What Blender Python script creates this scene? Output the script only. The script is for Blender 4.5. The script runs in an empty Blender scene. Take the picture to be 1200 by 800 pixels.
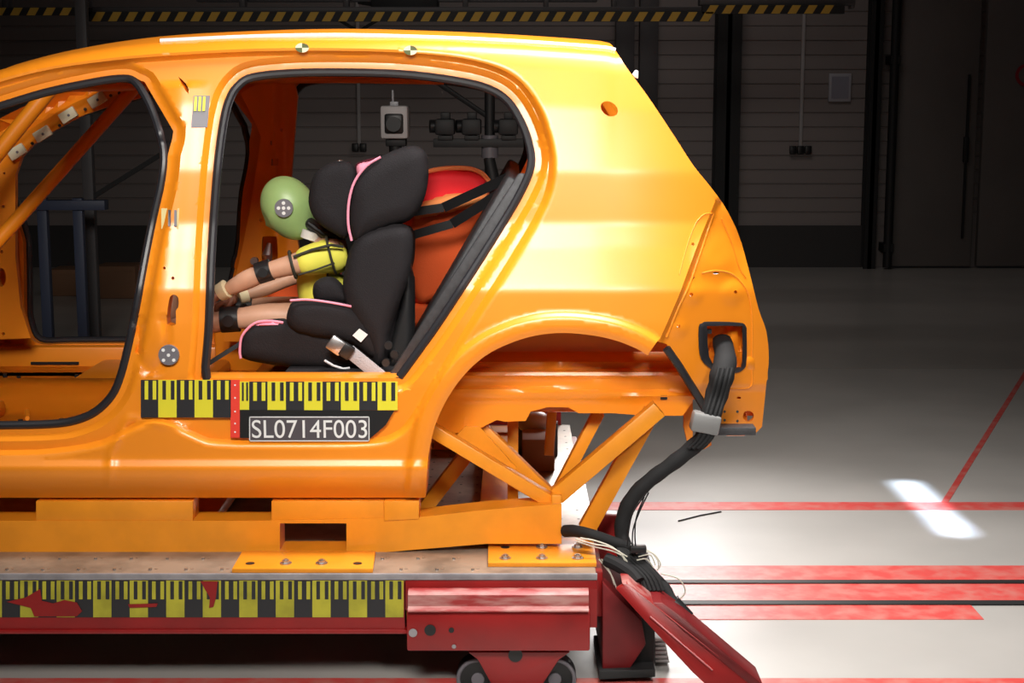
import bpy, bmesh, math, random
import numpy as np
from mathutils import Vector, Matrix
from mathutils.geometry import delaunay_2d_cdt
random.seed(4)
C = bpy.context.scene.collection

# ------------------------------------------------------------------ camera, world, lights, exposure
F = 1806.0; TH = math.radians(8.88); HC = 1.65
cd = bpy.data.cameras.new('camera'); cam = bpy.data.objects.new('camera', cd); C.objects.link(cam)
cam.location = (0, 0, HC); cam.rotation_euler = (math.pi/2 - TH, 0, 0)
cd.sensor_width = 36; cd.lens = F/1200*36; cd.clip_end = 60
bpy.context.scene.camera = cam
w = bpy.data.worlds.new('world'); bpy.context.scene.world = w; w.use_nodes = True
w.node_tree.nodes['Background'].inputs[0].default_value = (.5, .5, .6, 1)
w.node_tree.nodes['Background'].inputs[1].default_value = .01
vs = bpy.context.scene.view_settings
vs.view_transform = 'Standard'; vs.look = 'None'; vs.gamma = 1; vs.use_curve_mapping = False; vs.exposure = 0.0

def aim(o, loc, tgt):
    o.location = loc
    o.rotation_euler = (Vector(tgt)-Vector(loc)).to_track_quat('-Z', 'Y').to_euler()
def area(name, loc, tgt, sx, sy, power, col=(1, 1, 1), spread=180):
    l = bpy.data.lights.new(name, 'AREA'); l.shape = 'RECTANGLE'; l.size = sx; l.size_y = sy
    l.energy = power; l.color = col; l.spread = math.radians(spread)
    o = bpy.data.objects.new(name, l); C.objects.link(o); aim(o, loc, tgt)
    if loc[0] == tgt[0] and loc[1] == tgt[1]: o.rotation_euler = (0, 0, 0)
    return o
def spot(name, loc, tgt, power, cone, blend, radius, col=(1, 1, 1)):
    l = bpy.data.lights.new(name, 'SPOT'); l.energy = power; l.spot_size = math.radians(cone); l.spot_blend = blend
    l.shadow_soft_size = radius; l.color = col
    o = bpy.data.objects.new(name, l); C.objects.link(o); aim(o, loc, tgt); return o
# lamps: a bank over the sled, a floodlight behind the car, stand lamps beside the camera, dim hall lamps
area('overhead_lamps', (0.6, 4.3, 3.5), (0.6, 4.3, 0), 1.5, .7, 78, (1, .97, .93), 120)
area('floodlight_behind_car', (0.72, 7.4, 1.12), (0.9, 4.6, .1), .75, .7, 11, (1, .97, .94), 90)
area('stand_lamp', (-.4, .4, 3.7), (-.45, 4.3, 1.55), 1.7, 1.0, 29, (1, .95, .88), 57)
spot('second_stand_lamp', (1.3, .2, 3.2), (.35, 4.3, .85), 330, 26, .9, .3, (1, .96, .9))
area('hall_lamps', (1.2, 11.3, 5.6), (1.2, 14, 0), 2.5, 1.2, 13, (1, .9, .86), 130)
area('gap_lamp', (1.72, 6.16, 3.4), (1.72, 6.16, 0), .11, .85, 1.7, (.62, .78, 1), 2.5)

# ------------------------------------------------------------------ helpers
ct, st = math.cos(TH), math.sin(TH)
def P(u, v, Y):
    a = (u-600)/F; b = (400-v)/F
    d = (a, ct+b*st, -st+b*ct); t = Y/d[1]
    return Vector((d[0]*t, Y, HC+d[2]*t))
def G(u, v, z=0.0):
    a = (u-600)/F; b = (400-v)/F
    d = (a, ct+b*st, -st+b*ct); t = (z-HC)/d[2]
    return Vector((d[0]*t, d[1]*t, z))

MATS = {}
def mat(name, col, rough=.5, metal=0, coat=0, noise=0, nscale=20, bump=0, emit=None, spec=.5, col2=None, stretch=None, coatr=.17):
    m = bpy.data.materials.new(name); m.use_nodes = True; nt = m.node_tree
    b = nt.nodes['Principled BSDF']
    b.inputs['Base Color'].default_value = (*col, 1); b.inputs['Roughness'].default_value = rough
    b.inputs['Metallic'].default_value = metal; b.inputs['Coat Weight'].default_value = coat
    b.inputs['Coat Roughness'].default_value = coatr; b.inputs['Specular IOR Level'].default_value = spec
    if noise or bump:
        tc = nt.nodes.new('ShaderNodeTexCoord'); n = nt.nodes.new('ShaderNodeTexNoise')
        n.inputs['Scale'].default_value = nscale; n.inputs['Detail'].default_value = 6
        if stretch:
            mp = nt.nodes.new('ShaderNodeMapping'); mp.inputs['Scale'].default_value = stretch
            nt.links.new(tc.outputs['Object'], mp.inputs[0]); nt.links.new(mp.outputs[0], n.inputs['Vector'])
        else: nt.links.new(tc.outputs['Object'], n.inputs['Vector'])
        if noise:
            r = nt.nodes.new('ShaderNodeValToRGB')
            c2 = col2 or tuple(c*(1-noise) for c in col)
            r.color_ramp.elements[0].color = (*c2, 1); r.color_ramp.elements[1].color = (*col, 1)
            r.color_ramp.elements[0].position = .35; r.color_ramp.elements[1].position = .6
            nt.links.new(n.outputs['Fac'], r.inputs[0]); nt.links.new(r.outputs[0], b.inputs['Base Color'])
        if bump:
            bp = nt.nodes.new('ShaderNodeBump'); bp.inputs['Strength'].default_value = bump; bp.inputs['Distance'].default_value = .01
            nt.links.new(n.outputs['Fac'], bp.inputs['Height']); nt.links.new(bp.outputs[0], b.inputs['Normal'])
    if emit:
        b.inputs['Emission Color'].default_value = (*emit[:3], 1); b.inputs['Emission Strength'].default_value = emit[3]
    MATS[name] = m; return m
ORANGE = mat('orange_paint', (.92, .28, .011), .38, coat=.5, coatr=.27, noise=.04, nscale=6)
ORANGE2 = mat('orange_frame_paint', (.88, .31, .014), .42, coat=.15, noise=.12, nscale=9)
RUBBER = mat('black_rubber', (.018, .018, .022), .38)
GREYTRIM = mat('dark_grey_trim', (.05, .05, .055), .6, noise=.3, nscale=60)
FABRIC = mat('black_fabric', (.014, .012, .014), .85, bump=.3, nscale=300, spec=.3)
PINK = mat('pink_fabric', (.85, .3, .42), .7)
MAROON = mat('maroon_fabric', (.12, .012, .03), .8)
ORFAB = mat('orange_fabric', (.9, .12, .02), .8, bump=.2, nscale=200)
ORFAB2 = mat('pale_orange_fabric', (.95, .33, .1), .8)
REDFAB = mat('red_fabric', (.8, .01, .02), .75)
GREENH = mat('pale_green_head', (.31, .46, .17), .4, noise=.1, nscale=12)
SKIN = mat('dummy_skin', (.62, .34, .22), .5, noise=.12, nscale=18)
BROWNSK = mat('brown_glove', (.3, .11, .06), .5, noise=.2, nscale=30)
CREAM = mat('cream_band', (.85, .72, .45), .6)
YELLOW = mat('yellow_shirt', (.85, .8, .1), .7)
BLACK = mat('black_plastic', (.012, .012, .013), .4)
STRIPE = mat('stripe_black', (.03, .03, .02), .7)
TYEL = mat('tape_yellow', (.75, .68, .03), .5)
TBLK = mat('tape_black', (.022, .022, .026), .45)
TRED = mat('tape_red', (.8, .05, .03), .5)
WHITE = mat('white', (.78, .78, .78), .5)
GREYM = mat('grey_marker', (.16, .15, .17), .5)
LIGHTG = mat('light_grey', (.5, .5, .53), .4)
STEEL = mat('steel', (.55, .53, .53), .32, metal=.9, noise=.25, nscale=25)
EDGE = mat('steel_edge', (.36, .34, .36), .45, metal=.3, noise=.3, nscale=14)
DECK = mat('worn_deck_steel', (.36, .27, .2), .36, metal=.3, noise=.4, nscale=10)
RED = mat('red_steel', (.30, .006, .006), .4, coat=.2, noise=.25, nscale=7)
REDW = mat('worn_red_steel', (.34, .03, .03), .45, noise=.8, nscale=22, col2=(.48, .24, .22), stretch=(.4, 1, 2))
REDD = mat('dark_red_steel', (.17, .004, .006), .5, noise=.3, nscale=8)
BLUEG = mat('silver_webbing', (.36, .34, .36), .6, bump=.3, nscale=200)
CABLE = mat('black_cable', (.012, .012, .013), .75, spec=.3)
TAPEW = mat('grey_tape', (.2, .2, .2), .45)
FLOORM = mat('grey_floor', (.5, .48, .455), .42, noise=.1, nscale=1.6, bump=.02)
FLOOR2 = mat('far_grey_floor', (.5, .48, .45), .27, noise=.08, nscale=1.2)
WALLM = mat('grey_wall_panel', (.3, .26, .25), .6, noise=.1, nscale=.6)
PLINTH = mat('dark_plinth', (.045, .042, .042), .7)
DOORM = mat('grey_gate', (.17, .15, .14), .6, noise=.15, nscale=1)
BLACKS = mat('black_steel', (.012, .012, .013), .6)
CEILM = mat('dark_ceiling', (.05, .05, .05), .8)
FLRED = mat('red_floor_paint', (.72, .085, .075), .45, noise=.3, nscale=14, col2=(.7, .2, .17))
BROWN = mat('brown_block', (.3, .15, .07), .7)
GANTRY = mat('gantry_steel', (.1, .095, .1), .5)
HAZY = mat('hazard_yellow', (.8, .48, .06), .6)
CARD = mat('cardboard', (.25, .13, .07), .8)
BLUED = mat('dark_blue_steel', (.06, .075, .13), .5)

ORG = {}
def finish(o, name, parent, bm, mats, sharp=35):
    off = ORG.get(parent.name, Vector((0, 0, 0))) if parent else Vector((0, 0, 0))
    for v in bm.verts: v.co -= off
    me = bpy.data.meshes.new(name); bm.normal_update(); bm.to_mesh(me); bm.free()
    for m in mats: me.materials.append(m)
    if sharp:
        for p in me.polygons: p.use_smooth = True
        me.set_sharp_from_angle(angle=math.radians(sharp))
    ob = bpy.data.objects.new(name, me); C.objects.link(ob)
    if parent: ob.parent = parent
    ORG[ob.name] = off.copy()
    return ob
def obj(name, bm, m, parent=None, sharp=35, label=None):
    o = finish(None, name, parent, bm, m if isinstance(m, list) else [m], sharp)
    if label: o['label'] = label
    return o
def thing(name, label, cat, loc=(0, 0, 0), group=None):
    o = bpy.data.objects.new(name, None); C.objects.link(o); o.location = loc; ORG[o.name] = Vector(loc)
    o.empty_display_size = .1; o['label'] = label; o['category'] = cat
    if group: o['group'] = group
    return o
def tag(o, label, cat, group=None, kind=None):
    o['label'] = label; o['category'] = cat
    if group: o['group'] = group
    if kind: o['kind'] = kind
    return o
def struct(name, bm, m, label=None):
    o = obj(name, bm, m); o['kind'] = 'structure'; o['label'] = label or name; o['category'] = name.split('_')[0]; return o

def NB(): return bmesh.new()
def box(bm, x0, x1, y0, y1, z0, z1, bev=0, mi=0):
    r = bmesh.ops.create_cube(bm, size=1)
    vs_ = r['verts']
    for v in vs_:
        v.co = Vector(((x0+x1)/2+v.co.x*(x1-x0), (y0+y1)/2+v.co.y*(y1-y0), (z0+z1)/2+v.co.z*(z1-z0)))
    fs = set(f for v in vs_ for f in v.link_faces)
    for f in fs: f.material_index = mi
    if bev:
        es = set(e for v in vs_ for e in v.link_edges)
        rr = bmesh.ops.bevel(bm, geom=list(es), offset=bev, segments=2, affect='EDGES', profile=.5)
        for f in rr['faces']: f.material_index = mi
    return bm
def prism(bm, pts, depth, mi=0, bev=0):
    """pts: list of 3D points (planar polygon), depth: vector"""
    depth = Vector(depth); n = len(pts)
    a = [bm.verts.new(p) for p in pts]; b = [bm.verts.new(Vector(p)+depth) for p in pts]
    fs = [bm.faces.new(a), bm.faces.new(b[::-1])]
    for i in range(n): fs.append(bm.faces.new((a[i], b[i], b[(i+1) % n], a[(i+1) % n])))
    for f in fs: f.material_index = mi
    bmesh.ops.recalc_face_normals(bm, faces=fs)
    if bev:
        es = set(e for f in fs for e in f.edges)
        bmesh.ops.bevel(bm, geom=list(es), offset=bev, segments=2, affect='EDGES', profile=.5)
    return bm
def pprism(bm, px, Y, t, mi=0, bev=0):
    return prism(bm, [P(u, v, Y) for u, v in px], (0, t, 0), mi, bev)
def tube(bm, pts, r, n=10, closed=False, mi=0, caps=True, flat=1.0):
    pts = [Vector(p) for p in pts]; N = len(pts)
    rs = r if isinstance(r, (list, tuple)) else [r]*N
    rings = []; up = None
    for i, p in enumerate(pts):
        if closed: t = pts[(i+1) % N]-pts[i-1]
        else: t = pts[min(i+1, N-1)]-pts[max(i-1, 0)]
        t.normalize()
        if up is None:
            up = Vector((0, 1, 0)) if abs(t.y) < .9 else Vector((0, 0, 1))
        up = (up - t*up.dot(t)).normalized(); s = t.cross(up)
        rings.append([bm.verts.new(p+(up*math.cos(2*math.pi*k/n)*flat+s*math.sin(2*math.pi*k/n))*rs[i]) for k in range(n)])
    fs = []
    for i in range(N if closed else N-1):
        A = rings[i]; B = rings[(i+1) % N]
        for k in range(n): fs.append(bm.faces.new((A[k], A[(k+1) % n], B[(k+1) % n], B[k])))
    if not closed and caps:
        fs.append(bm.faces.new(rings[0][::-1])); fs.append(bm.faces.new(rings[-1]))
    for f in fs: f.material_index = mi
    bmesh.ops.recalc_face_normals(bm, faces=fs)
    return bm
def disc(bm, c, axis, r, t, n=24, mi=0, r2=None):
    c = Vector(c); a = Vector(axis).normalized()
    q = a.to_track_quat('Z', 'Y')
    A = []; B = []
    r2 = r if r2 is None else r2
    for k in range(n):
        d = Vector((math.cos(2*math.pi*k/n), math.sin(2*math.pi*k/n), 0))
        A.append(bm.verts.new(c+q @ (d*r))); B.append(bm.verts.new(c+a*t+q @ (d*r2)))
    fs = [bm.faces.new(A[::-1]), bm.faces.new(B)]
    for k in range(n): fs.append(bm.faces.new((A[k], A[(k+1) % n], B[(k+1) % n], B[k])))
    for f in fs: f.material_index = mi
    bmesh.ops.recalc_face_normals(bm, faces=fs)
    return bm
def beam(bm, a, b, w, d, mi=0, bev=0, axis=(0, 1, 0)):
    """box-section beam between a and b; w across (perp. to axis), d along axis"""
    a = Vector(a); b = Vector(b); t = (b-a).normalized(); ax = Vector(axis)
    ax = (ax-t*ax.dot(t)).normalized(); s = t.cross(ax)*(w/2); ax = ax*(d/2)
    pts = [a+s+ax, a-s+ax, a-s-ax, a+s-ax]
    return prism(bm, pts, b-a, mi, bev)
def spl(pts, sub=6, closed=False):
    P_ = [np.array(p, float) for p in pts]; n = len(P_); out = []
    rng = n if closed else n-1
    for i in range(rng):
        p0 = P_[(i-1) % n] if closed or i > 0 else P_[0]*2-P_[1]
        p1 = P_[i]; p2 = P_[(i+1) % n]
        p3 = P_[(i+2) % n] if closed or i+2 < n else P_[-1]*2-P_[-2]
        for k in range(sub):
            t = k/sub
            out.append(.5*((2*p1)+(-p0+p2)*t+(2*p0-5*p1+4*p2-p3)*t*t+(-p0+3*p1-3*p2+p3)*t**3))
    if not closed: out.append(P_[-1])
    return [tuple(p) for p in out]
def resamp(pts, step, closed=True):
    pts = [np.array(p, float) for p in pts]; out = []
    n = len(pts)
    for i in range(n if closed else n-1):
        a = pts[i]; b = pts[(i+1) % n]; L = np.linalg.norm(b-a); k = max(1, int(round(L/step)))
        for j in range(k): out.append(tuple(a+(b-a)*j/k))
    if not closed: out.append(tuple(pts[-1]))
    return out
def inside(px, py, poly):
    poly = np.array(poly); x0 = poly[:, 0]; y0 = poly[:, 1]; x1 = np.roll(x0, -1); y1 = np.roll(y0, -1)
    c = np.zeros(px.shape, bool)
    for a, b, c_, d in zip(x0, y0, x1, y1):
        if b == d: continue
        m = ((b > py) != (d > py)) & (px < (c_-a)*(py-b)/(d-b)+a)
        c ^= m
    return c
def dist(px, py, poly, closed=True):
    poly = np.array(poly, float); D = np.full(px.shape, 1e9)
    n = len(poly)
    for i in range(n if closed else n-1):
        a = poly[i]; b = poly[(i+1) % n]; ab = b-a; L = max((ab**2).sum(), 1e-9)
        t = np.clip(((px-a[0])*ab[0]+(py-a[1])*ab[1])/L, 0, 1)
        D = np.minimum(D, np.hypot(px-a[0]-t*ab[0], py-a[1]-t*ab[1]))
    return D
def sstep(x): x = np.clip(x, 0, 1); return x*x*(3-2*x)
def offset(poly, d, closed=True, sp=3.0):
    q = np.array(resamp(poly, sp, closed)); n = len(q)
    if closed: t = np.roll(q, -1, 0)-np.roll(q, 1, 0)
    else: t = np.gradient(q, axis=0)
    t /= np.linalg.norm(t, axis=1)[:, None]+1e-9
    return [tuple(p) for p in q+np.stack([t[:, 1], -t[:, 0]], 1)*d]
def tri2d(outline, holes, step, iso=()):
    """triangulate a pixel-outline with holes, with interior grid; returns pts, tris"""
    loops = [resamp(outline, step)]+[resamp(h, min(step, max(1.2, step*.6))) for h in holes]
    pts = []; edges = []
    for L in loops:
        s = len(pts); pts += L; edges += [(s+i, s+(i+1) % len(L)) for i in range(len(L))]
    o = np.array(loops[0])
    gx, gy = np.meshgrid(np.arange(o[:, 0].min()+step*.5, o[:, 0].max(), step), np.arange(o[:, 1].min()+step*.5, o[:, 1].max(), step))
    gx = gx.ravel(); gy = gy.ravel()
    ok = inside(gx, gy, loops[0]) & (dist(gx, gy, loops[0]) > step*.45)
    for h in loops[1:]: ok &= ~inside(gx, gy, h) & (dist(gx, gy, h) > step*.4)
    for L in iso:
        q = np.array(L); k = inside(q[:, 0], q[:, 1], loops[0]) & (dist(q[:, 0], q[:, 1], loops[0]) > 1.6)
        for h in loops[1:]: k &= ~inside(q[:, 0], q[:, 1], h) & (dist(q[:, 0], q[:, 1], h) > 1.6)
        for a in range(len(q)):
            if k[a]: pts.append(tuple(q[a]))
        ok &= dist(gx, gy, L, closed=False) > 1.9
    pts += list(zip(gx[ok], gy[ok]))
    r = delaunay_2d_cdt([Vector(p) for p in pts], edges, [], 0, 1e-5)
    V = np.array([(p.x, p.y) for p in r[0]]); T = np.array([f for f in r[2] if len(f) == 3])
    cx = V[T].mean(1); k = inside(cx[:, 0], cx[:, 1], loops[0])
    for h in loops[1:]: k &= ~inside(cx[:, 0], cx[:, 1], h)
    return V, T[k]
def plate(outline, holes, yfn, step, t, mirror=None, mi=0, iso=()):
    """sheet with thickness t behind it; yfn(u,v)->Y arrays"""
    V, T = tri2d(outline, holes, step, iso)
    Y = yfn(V[:, 0], V[:, 1]); tt = t(V[:, 0], V[:, 1]) if callable(t) else np.full(len(V), t)
    bm = bmesh.new(); A = []; B = []
    for (u, v), y, th in zip(V, Y, tt):
        p = P(u, v, y); q = p+Vector((0, th, 0))
        if mirror is not None: p.y = 2*mirror-p.y; q.y = 2*mirror-q.y
        A.append(bm.verts.new(p)); B.append(bm.verts.new(q))
    cnt = {}
    for a, b, c in T:
        bm.faces.new((A[a], A[b], A[c])); bm.faces.new((B[c], B[b], B[a]))
        for e in ((a, b), (b, c), (c, a)):
            cnt[e] = 1
    for (a, b) in list(cnt):
        if (b, a) not in cnt: bm.faces.new((A[b], A[a], B[a], B[b]))
    for f in bm.faces: f.material_index = mi
    for v in [v for v in bm.verts if not v.link_faces]: bm.verts.remove(v)
    bmesh.ops.recalc_face_normals(bm, faces=bm.faces)
    return bm
def pillow(outline, Yc, half, edge, step=4, squash=None, mi=0, bm=None):
    """puffy pad: outline px, centre depth Yc (number or fn), half thickness m, edge px for roundover"""
    V, T = tri2d(outline, [], step)
    out = resamp(outline, step)
    d = dist(V[:, 0], V[:, 1], out)
    k = np.clip(d/edge, 0, 1); h = half*(.12+.88*np.sqrt(np.clip(1-(1-k)**2, 0, 1)))
    yc = Yc(V[:, 0], V[:, 1]) if callable(Yc) else np.full(len(V), Yc)
    own = bm is None
    if own: bm = bmesh.new()
    A = [bm.verts.new(P(u, v, y-hh)) for (u, v), y, hh in zip(V, yc, h)]
    # the back is pushed straight back so the pad has its true width
    B = [bm.verts.new(Vector((a.co.x, y+hh, a.co.z))) for a, y, hh in zip(A, yc, h)]
    cnt = {}; fs = []
    for a, b, c in T:
        fs.append(bm.faces.new((A[a], A[b], A[c]))); fs.append(bm.faces.new((B[c], B[b], B[a])))
        for e in ((a, b), (b, c), (c, a)): cnt[e] = 1
    for (a, b) in cnt:
        if (b, a) not in cnt: fs.append(bm.faces.new((A[b], A[a], B[a], B[b])))
    for f in fs: f.material_index = mi
    for v in [v for v in A+B if v.is_valid and not v.link_faces]: bm.verts.remove(v)
    bmesh.ops.recalc_face_normals(bm, faces=fs)
    return bm
def skin(name, verts, edges, radii, m, parent, sub=2):
    off = ORG.get(parent.name, Vector((0, 0, 0)))
    me = bpy.data.meshes.new(name); me.from_pydata([Vector(v)-off for v in verts], edges, [])
    ob = bpy.data.objects.new(name, me); C.objects.link(ob); ob.parent = parent; ORG[ob.name] = off.copy()
    md = ob.modifiers.new('Skin', 'SKIN'); md.use_smooth_shade = True
    if not me.skin_vertices: me.attributes.new('skin', 'FLOAT', 'POINT')
    sv = me.skin_vertices[0].data
    for i, r in enumerate(radii):
        sv[i].radius = (r, r) if not isinstance(r, tuple) else r
        sv[i].use_root = (i == 0)
    s = ob.modifiers.new('Subdivision', 'SUBSURF'); s.levels = sub; s.render_levels = sub
    me.materials.append(m)
    return ob
def ellipsoid(bm, c, r, rot=None, n=24, mi=0, fn=None):
    g = bmesh.ops.create_uvsphere(bm, u_segments=n, v_segments=n//2+2, radius=1)
    for v in g['verts']:
        p = v.co.copy()
        if fn: p = fn(p)
        p = Vector((p.x*r[0], p.y*r[1], p.z*r[2]))
        if rot: p = rot @ p
        v.co = p+Vector(c)
    for f in set(f for v in g['verts'] for f in v.link_faces): f.material_index = mi
    return bm

def text_bm(s, size, loc, m=None, depth=.001, font_x=1.0, target_w=None, target_h=None):
    cu = bpy.data.curves.new('txt', 'FONT'); cu.body = s; cu.size = size; cu.extrude = depth
    o = bpy.data.objects.new('txt', cu); C.objects.link(o)
    dg = bpy.context.evaluated_depsgraph_get(); me = bpy.data.meshes.new_from_object(o.evaluated_get(dg))
    bpy.data.objects.remove(o); bpy.data.curves.remove(cu)
    bm = bmesh.new(); bm.from_mesh(me); bpy.data.meshes.remove(me)
    xs = [v.co.x for v in bm.verts]; ys = [v.co.y for v in bm.verts]
    sx = target_w/(max(xs)-min(xs)) if target_w else 1; sy = target_h/(max(ys)-min(ys)) if target_h else 1
    x0 = min(xs); y0 = min(ys)
    for v in bm.verts:
        x, y, z = v.co; v.co = Vector((loc[0]+(x-x0)*sx, loc[1]-z, loc[2]+(y-y0)*sy))
    bmesh.ops.recalc_face_normals(bm, faces=bm.faces)
    return bm

# ------------------------------------------------------------------ the hall
YW = 15.4
bm = NB()
g = G(0, 432)
prism(bm, [(-9, -4, 0), (9, -4, 0), (9, g.y, 0), (-9, g.y, 0)], (0, 0, -.2)); struct('floor', bm, FLOORM, 'light grey sealed floor around the sled track')
bm = NB(); prism(bm, [(-9, g.y, 0), (9, g.y, 0), (9, YW, 0), (-9, YW, 0)], (0, 0, -.2)); struct('floor', bm, FLOOR2, 'glossier grey floor towards the back wall')
bm = NB(); box(bm, -9, 9, -4, YW+.3, 7, 7.2); struct('ceiling', bm, CEILM)
bm = NB(); box(bm, -9.2, -9, -4, YW, 0, 7); struct('wall_left', bm, WALLM)
bm = NB(); box(bm, 9, 9.2, -4, YW, 0, 7); struct('wall_right', bm, WALLM)
bm = NB(); box(bm, -9, 9, -4.2, -4, 0, 7); struct('wall_front', bm, WALLM)
# back wall: ribbed sandwich panels
bm = NB(); zp = P(600, 264, YW).z
prof = []; z = zp
while z < 7:
    prof += [(YW, z), (YW, z+.118), (YW+.012, z+.124), (YW+.012, z+.134)]; z += .14
vs_a = [bm.verts.new((-9, y, z)) for y, z in prof]; vs_b = [bm.verts.new((9, y, z)) for y, z in prof]
for i in range(len(prof)-1): bm.faces.new((vs_a[i], vs_b[i], vs_b[i+1], vs_a[i+1]))
box(bm, -9, 9, YW+.02, YW+.3, 0, 7)
o = struct('wall_back', bm, WALLM, 'back wall of ribbed grey panels')
for p in o.data.polygons: p.use_smooth = False
bm = NB(); box(bm, -9, P(1008, 300, YW).x, YW-.03, YW+.02, 0, zp); struct('baseboard_back', bm, PLINTH, 'dark plinth along the back wall')
# sliding gate leaves at the right
def px_box(u0, u1, v0, v1, Y, t):
    a = P(u0, v1, Y); b = P(u1, v0, Y); return a.x, b.x, Y, Y+t, a.z, b.z
xa = P(1040, 313, YW-.1).x; xb = P(1140, 313, YW-.1).x
bm = NB(); box(bm, xa, xb-.03, YW-.12, YW-.04, .02, 4.2, .01); d1 = struct('door_1', bm, DOORM, 'grey gate leaf beside the black post')
bm = NB(); box(bm, xb-.16, xb-.11, YW-.17, YW-.12, 1.05, 1.3, .01); box(bm, xb-.14, xb-.12, YW-.15, YW-.12, .3, 1.9); obj('door_handle', bm, BLACKS, d1)
bm = NB(); box(bm, xb+.03, 9, YW-.12, YW-.04, .02, 4.2, .01); struct('door_2', bm, DOORM, 'dark grey gate leaf at the right edge')
for i, (u0, u1, t) in enumerate([(836, 864, .25), (1012, 1026, .18)]):
    bm = NB(); a = P(u0, 300, YW-t).x; b = P(u1, 300, YW-t).x
    box(bm, a, b, YW-t, YW-t+.02, 0, 7); box(bm, a, b, YW-.02, YW, 0, 7); box(bm, (a+b)/2-.02, (a+b)/2+.02, YW-t, YW, 0, 7)
    tag(obj('steel_column', bm, BLACKS), ['broad black steel column right of the car tail', 'black steel column beside the gate pipe'][i], 'column')
bm = NB(); px_ = P(1040, 300, YW-.2).x; tube(bm, [(px_, YW-.2, .02), (px_, YW-.2, 7)], .045, 12)
for vv in (70, 290):
    zz = P(1030, vv, YW-.2).z; box(bm, px_-.05, px_+.05, YW-.24, YW-.02, zz-.04, zz+.04)
tag(obj('drain_pipe', bm, BLACKS), 'thin black vertical pipe with brackets next to the gate', 'pipe')
for i, u in enumerate((732, 760)):
    bm = NB(); a = P(u, 100, YW-.15).x
    box(bm, a-.09, a+.09, YW-.15, YW, 0, 7, .005); tag(obj('wall_post', bm, GANTRY), ['grey post behind the roof corner, nearer the car', 'grey post behind the roof corner, nearer the black column'][i], 'post')
# conduits with sockets
for u, v0, v1, n, lab in ((938, 175, -20, 3, 'white cable conduit on the wall ending in three dark sockets'), (421, 172, -20, 2, 'white cable conduit ending in two dark sockets, seen through the rear door opening')):
    t = thing('conduit', lab, 'conduit', P(u, v0, YW))
    a = P(u, v0, YW-.03); bm = NB(); box(bm, a.x-.016, a.x+.016, YW-.03, YW, a.z, 3.5, .003); obj('duct', bm, mat('duct%d' % n, (.5, .48, .48), .5), t)
    for k in range(n):
        bm = NB(); xx = a.x+(k-(n-1)/2)*.075; box(bm, xx-.033, xx+.033, YW-.06, YW-.005, a.z-.045, a.z+.035, .008); obj('socket', bm, BLACK, t)
t = thing('notice', 'pale paper notice in a frame on the back wall', 'notice', P(984, 120, YW))
bm = NB(); x0, x1, y0, y1, z0, z1 = px_box(971, 998, 86, 119, YW-.03, .03); box(bm, x0, x1, y0, y1, z0, z1, .004); obj('frame', bm, mat('notice_frame', (.5, .5, .55), .5), t)
bm = NB(); box(bm, x0+.025, x1-.025, y0-.004, y0+.004, z0+.03, z1-.03); obj('paper', bm, mat('notice_paper', (.33, .33, .4), .6), t)
bm = NB(); c = P(1203, 88, YW-.14); disc(bm, c, (0, -1, 0), .11, .008, 32); disc(bm, c+Vector((0, -.008, 0)), (0, -1, 0), .08, .004, 32, mi=1)
tag(obj('round_sign', bm, [mat('sign_red', (.4, .02, .03), .5), DOORM]), 'round red-rimmed sign on the right gate leaf', 'sign')

# floor lines and rail slots
def floor_band(v0, v1, u0=None, name='floor_marking', m=FLRED, lab='', h=.002, x0=-9, x1=9):
    ya = G(600, v1).y; yb = G(600, v0).y; bm = NB(); box(bm, x0, x1, ya, yb, 0, h)
    return tag(obj(name, bm, m, sharp=0), lab, 'floor marking')
floor_band(663, 680, lab='red painted floor band behind the rail slots')
floor_band(684, 704, lab='red painted floor band between the two rail slots')
floor_band(709, 726, lab='red painted floor band in front of the rail slots', x1=P(1145, 715, G(600, 717).y).x)
floor_band(588.5, 597.5, lab='thin red floor line behind the sled track')
floor_band(795, 801, lab='thin red floor line in front of the sled')
for v0, v1, lab in ((680, 684, 'narrow black rail slot, the farther one'), (704, 709, 'narrow black rail slot, the nearer one')):
    ya = G(600, v1).y; yb = G(600, v0).y; bm = NB(); box(bm, -9, 9, ya, yb, 0, .003); box(bm, -9, 9, ya-.004, ya, 0, .006)
    tag(obj('rail_slot', bm, BLACKS, sharp=0), lab, 'rail')
a = G(1107, 589); b = G(1200, 440); d = (b-a); b = a+d*1.6; s = d.cross(Vector((0, 0, 1))).normalized()*.014
bm = NB(); prism(bm, [a-s, a+s, b+s, b-s], (0, 0, .0025)); tag(obj('floor_marking', bm, FLRED, sharp=0), 'thin red line running away across the floor from the track line', 'floor marking')
a = G(795, 611); b = G(845, 600); s = (b-a).cross(Vector((0, 0, 1))).normalized()*.003
bm = NB(); tube(bm, [a+Vector((0, 0, .003)), (a+b)/2+Vector((0, .01, .003)), b+Vector((0, 0, .003))], .003, 6); tag(obj('wire_offcut', bm, BLACK), 'thin dark wire lying on the floor behind the car tail', 'wire')

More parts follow.
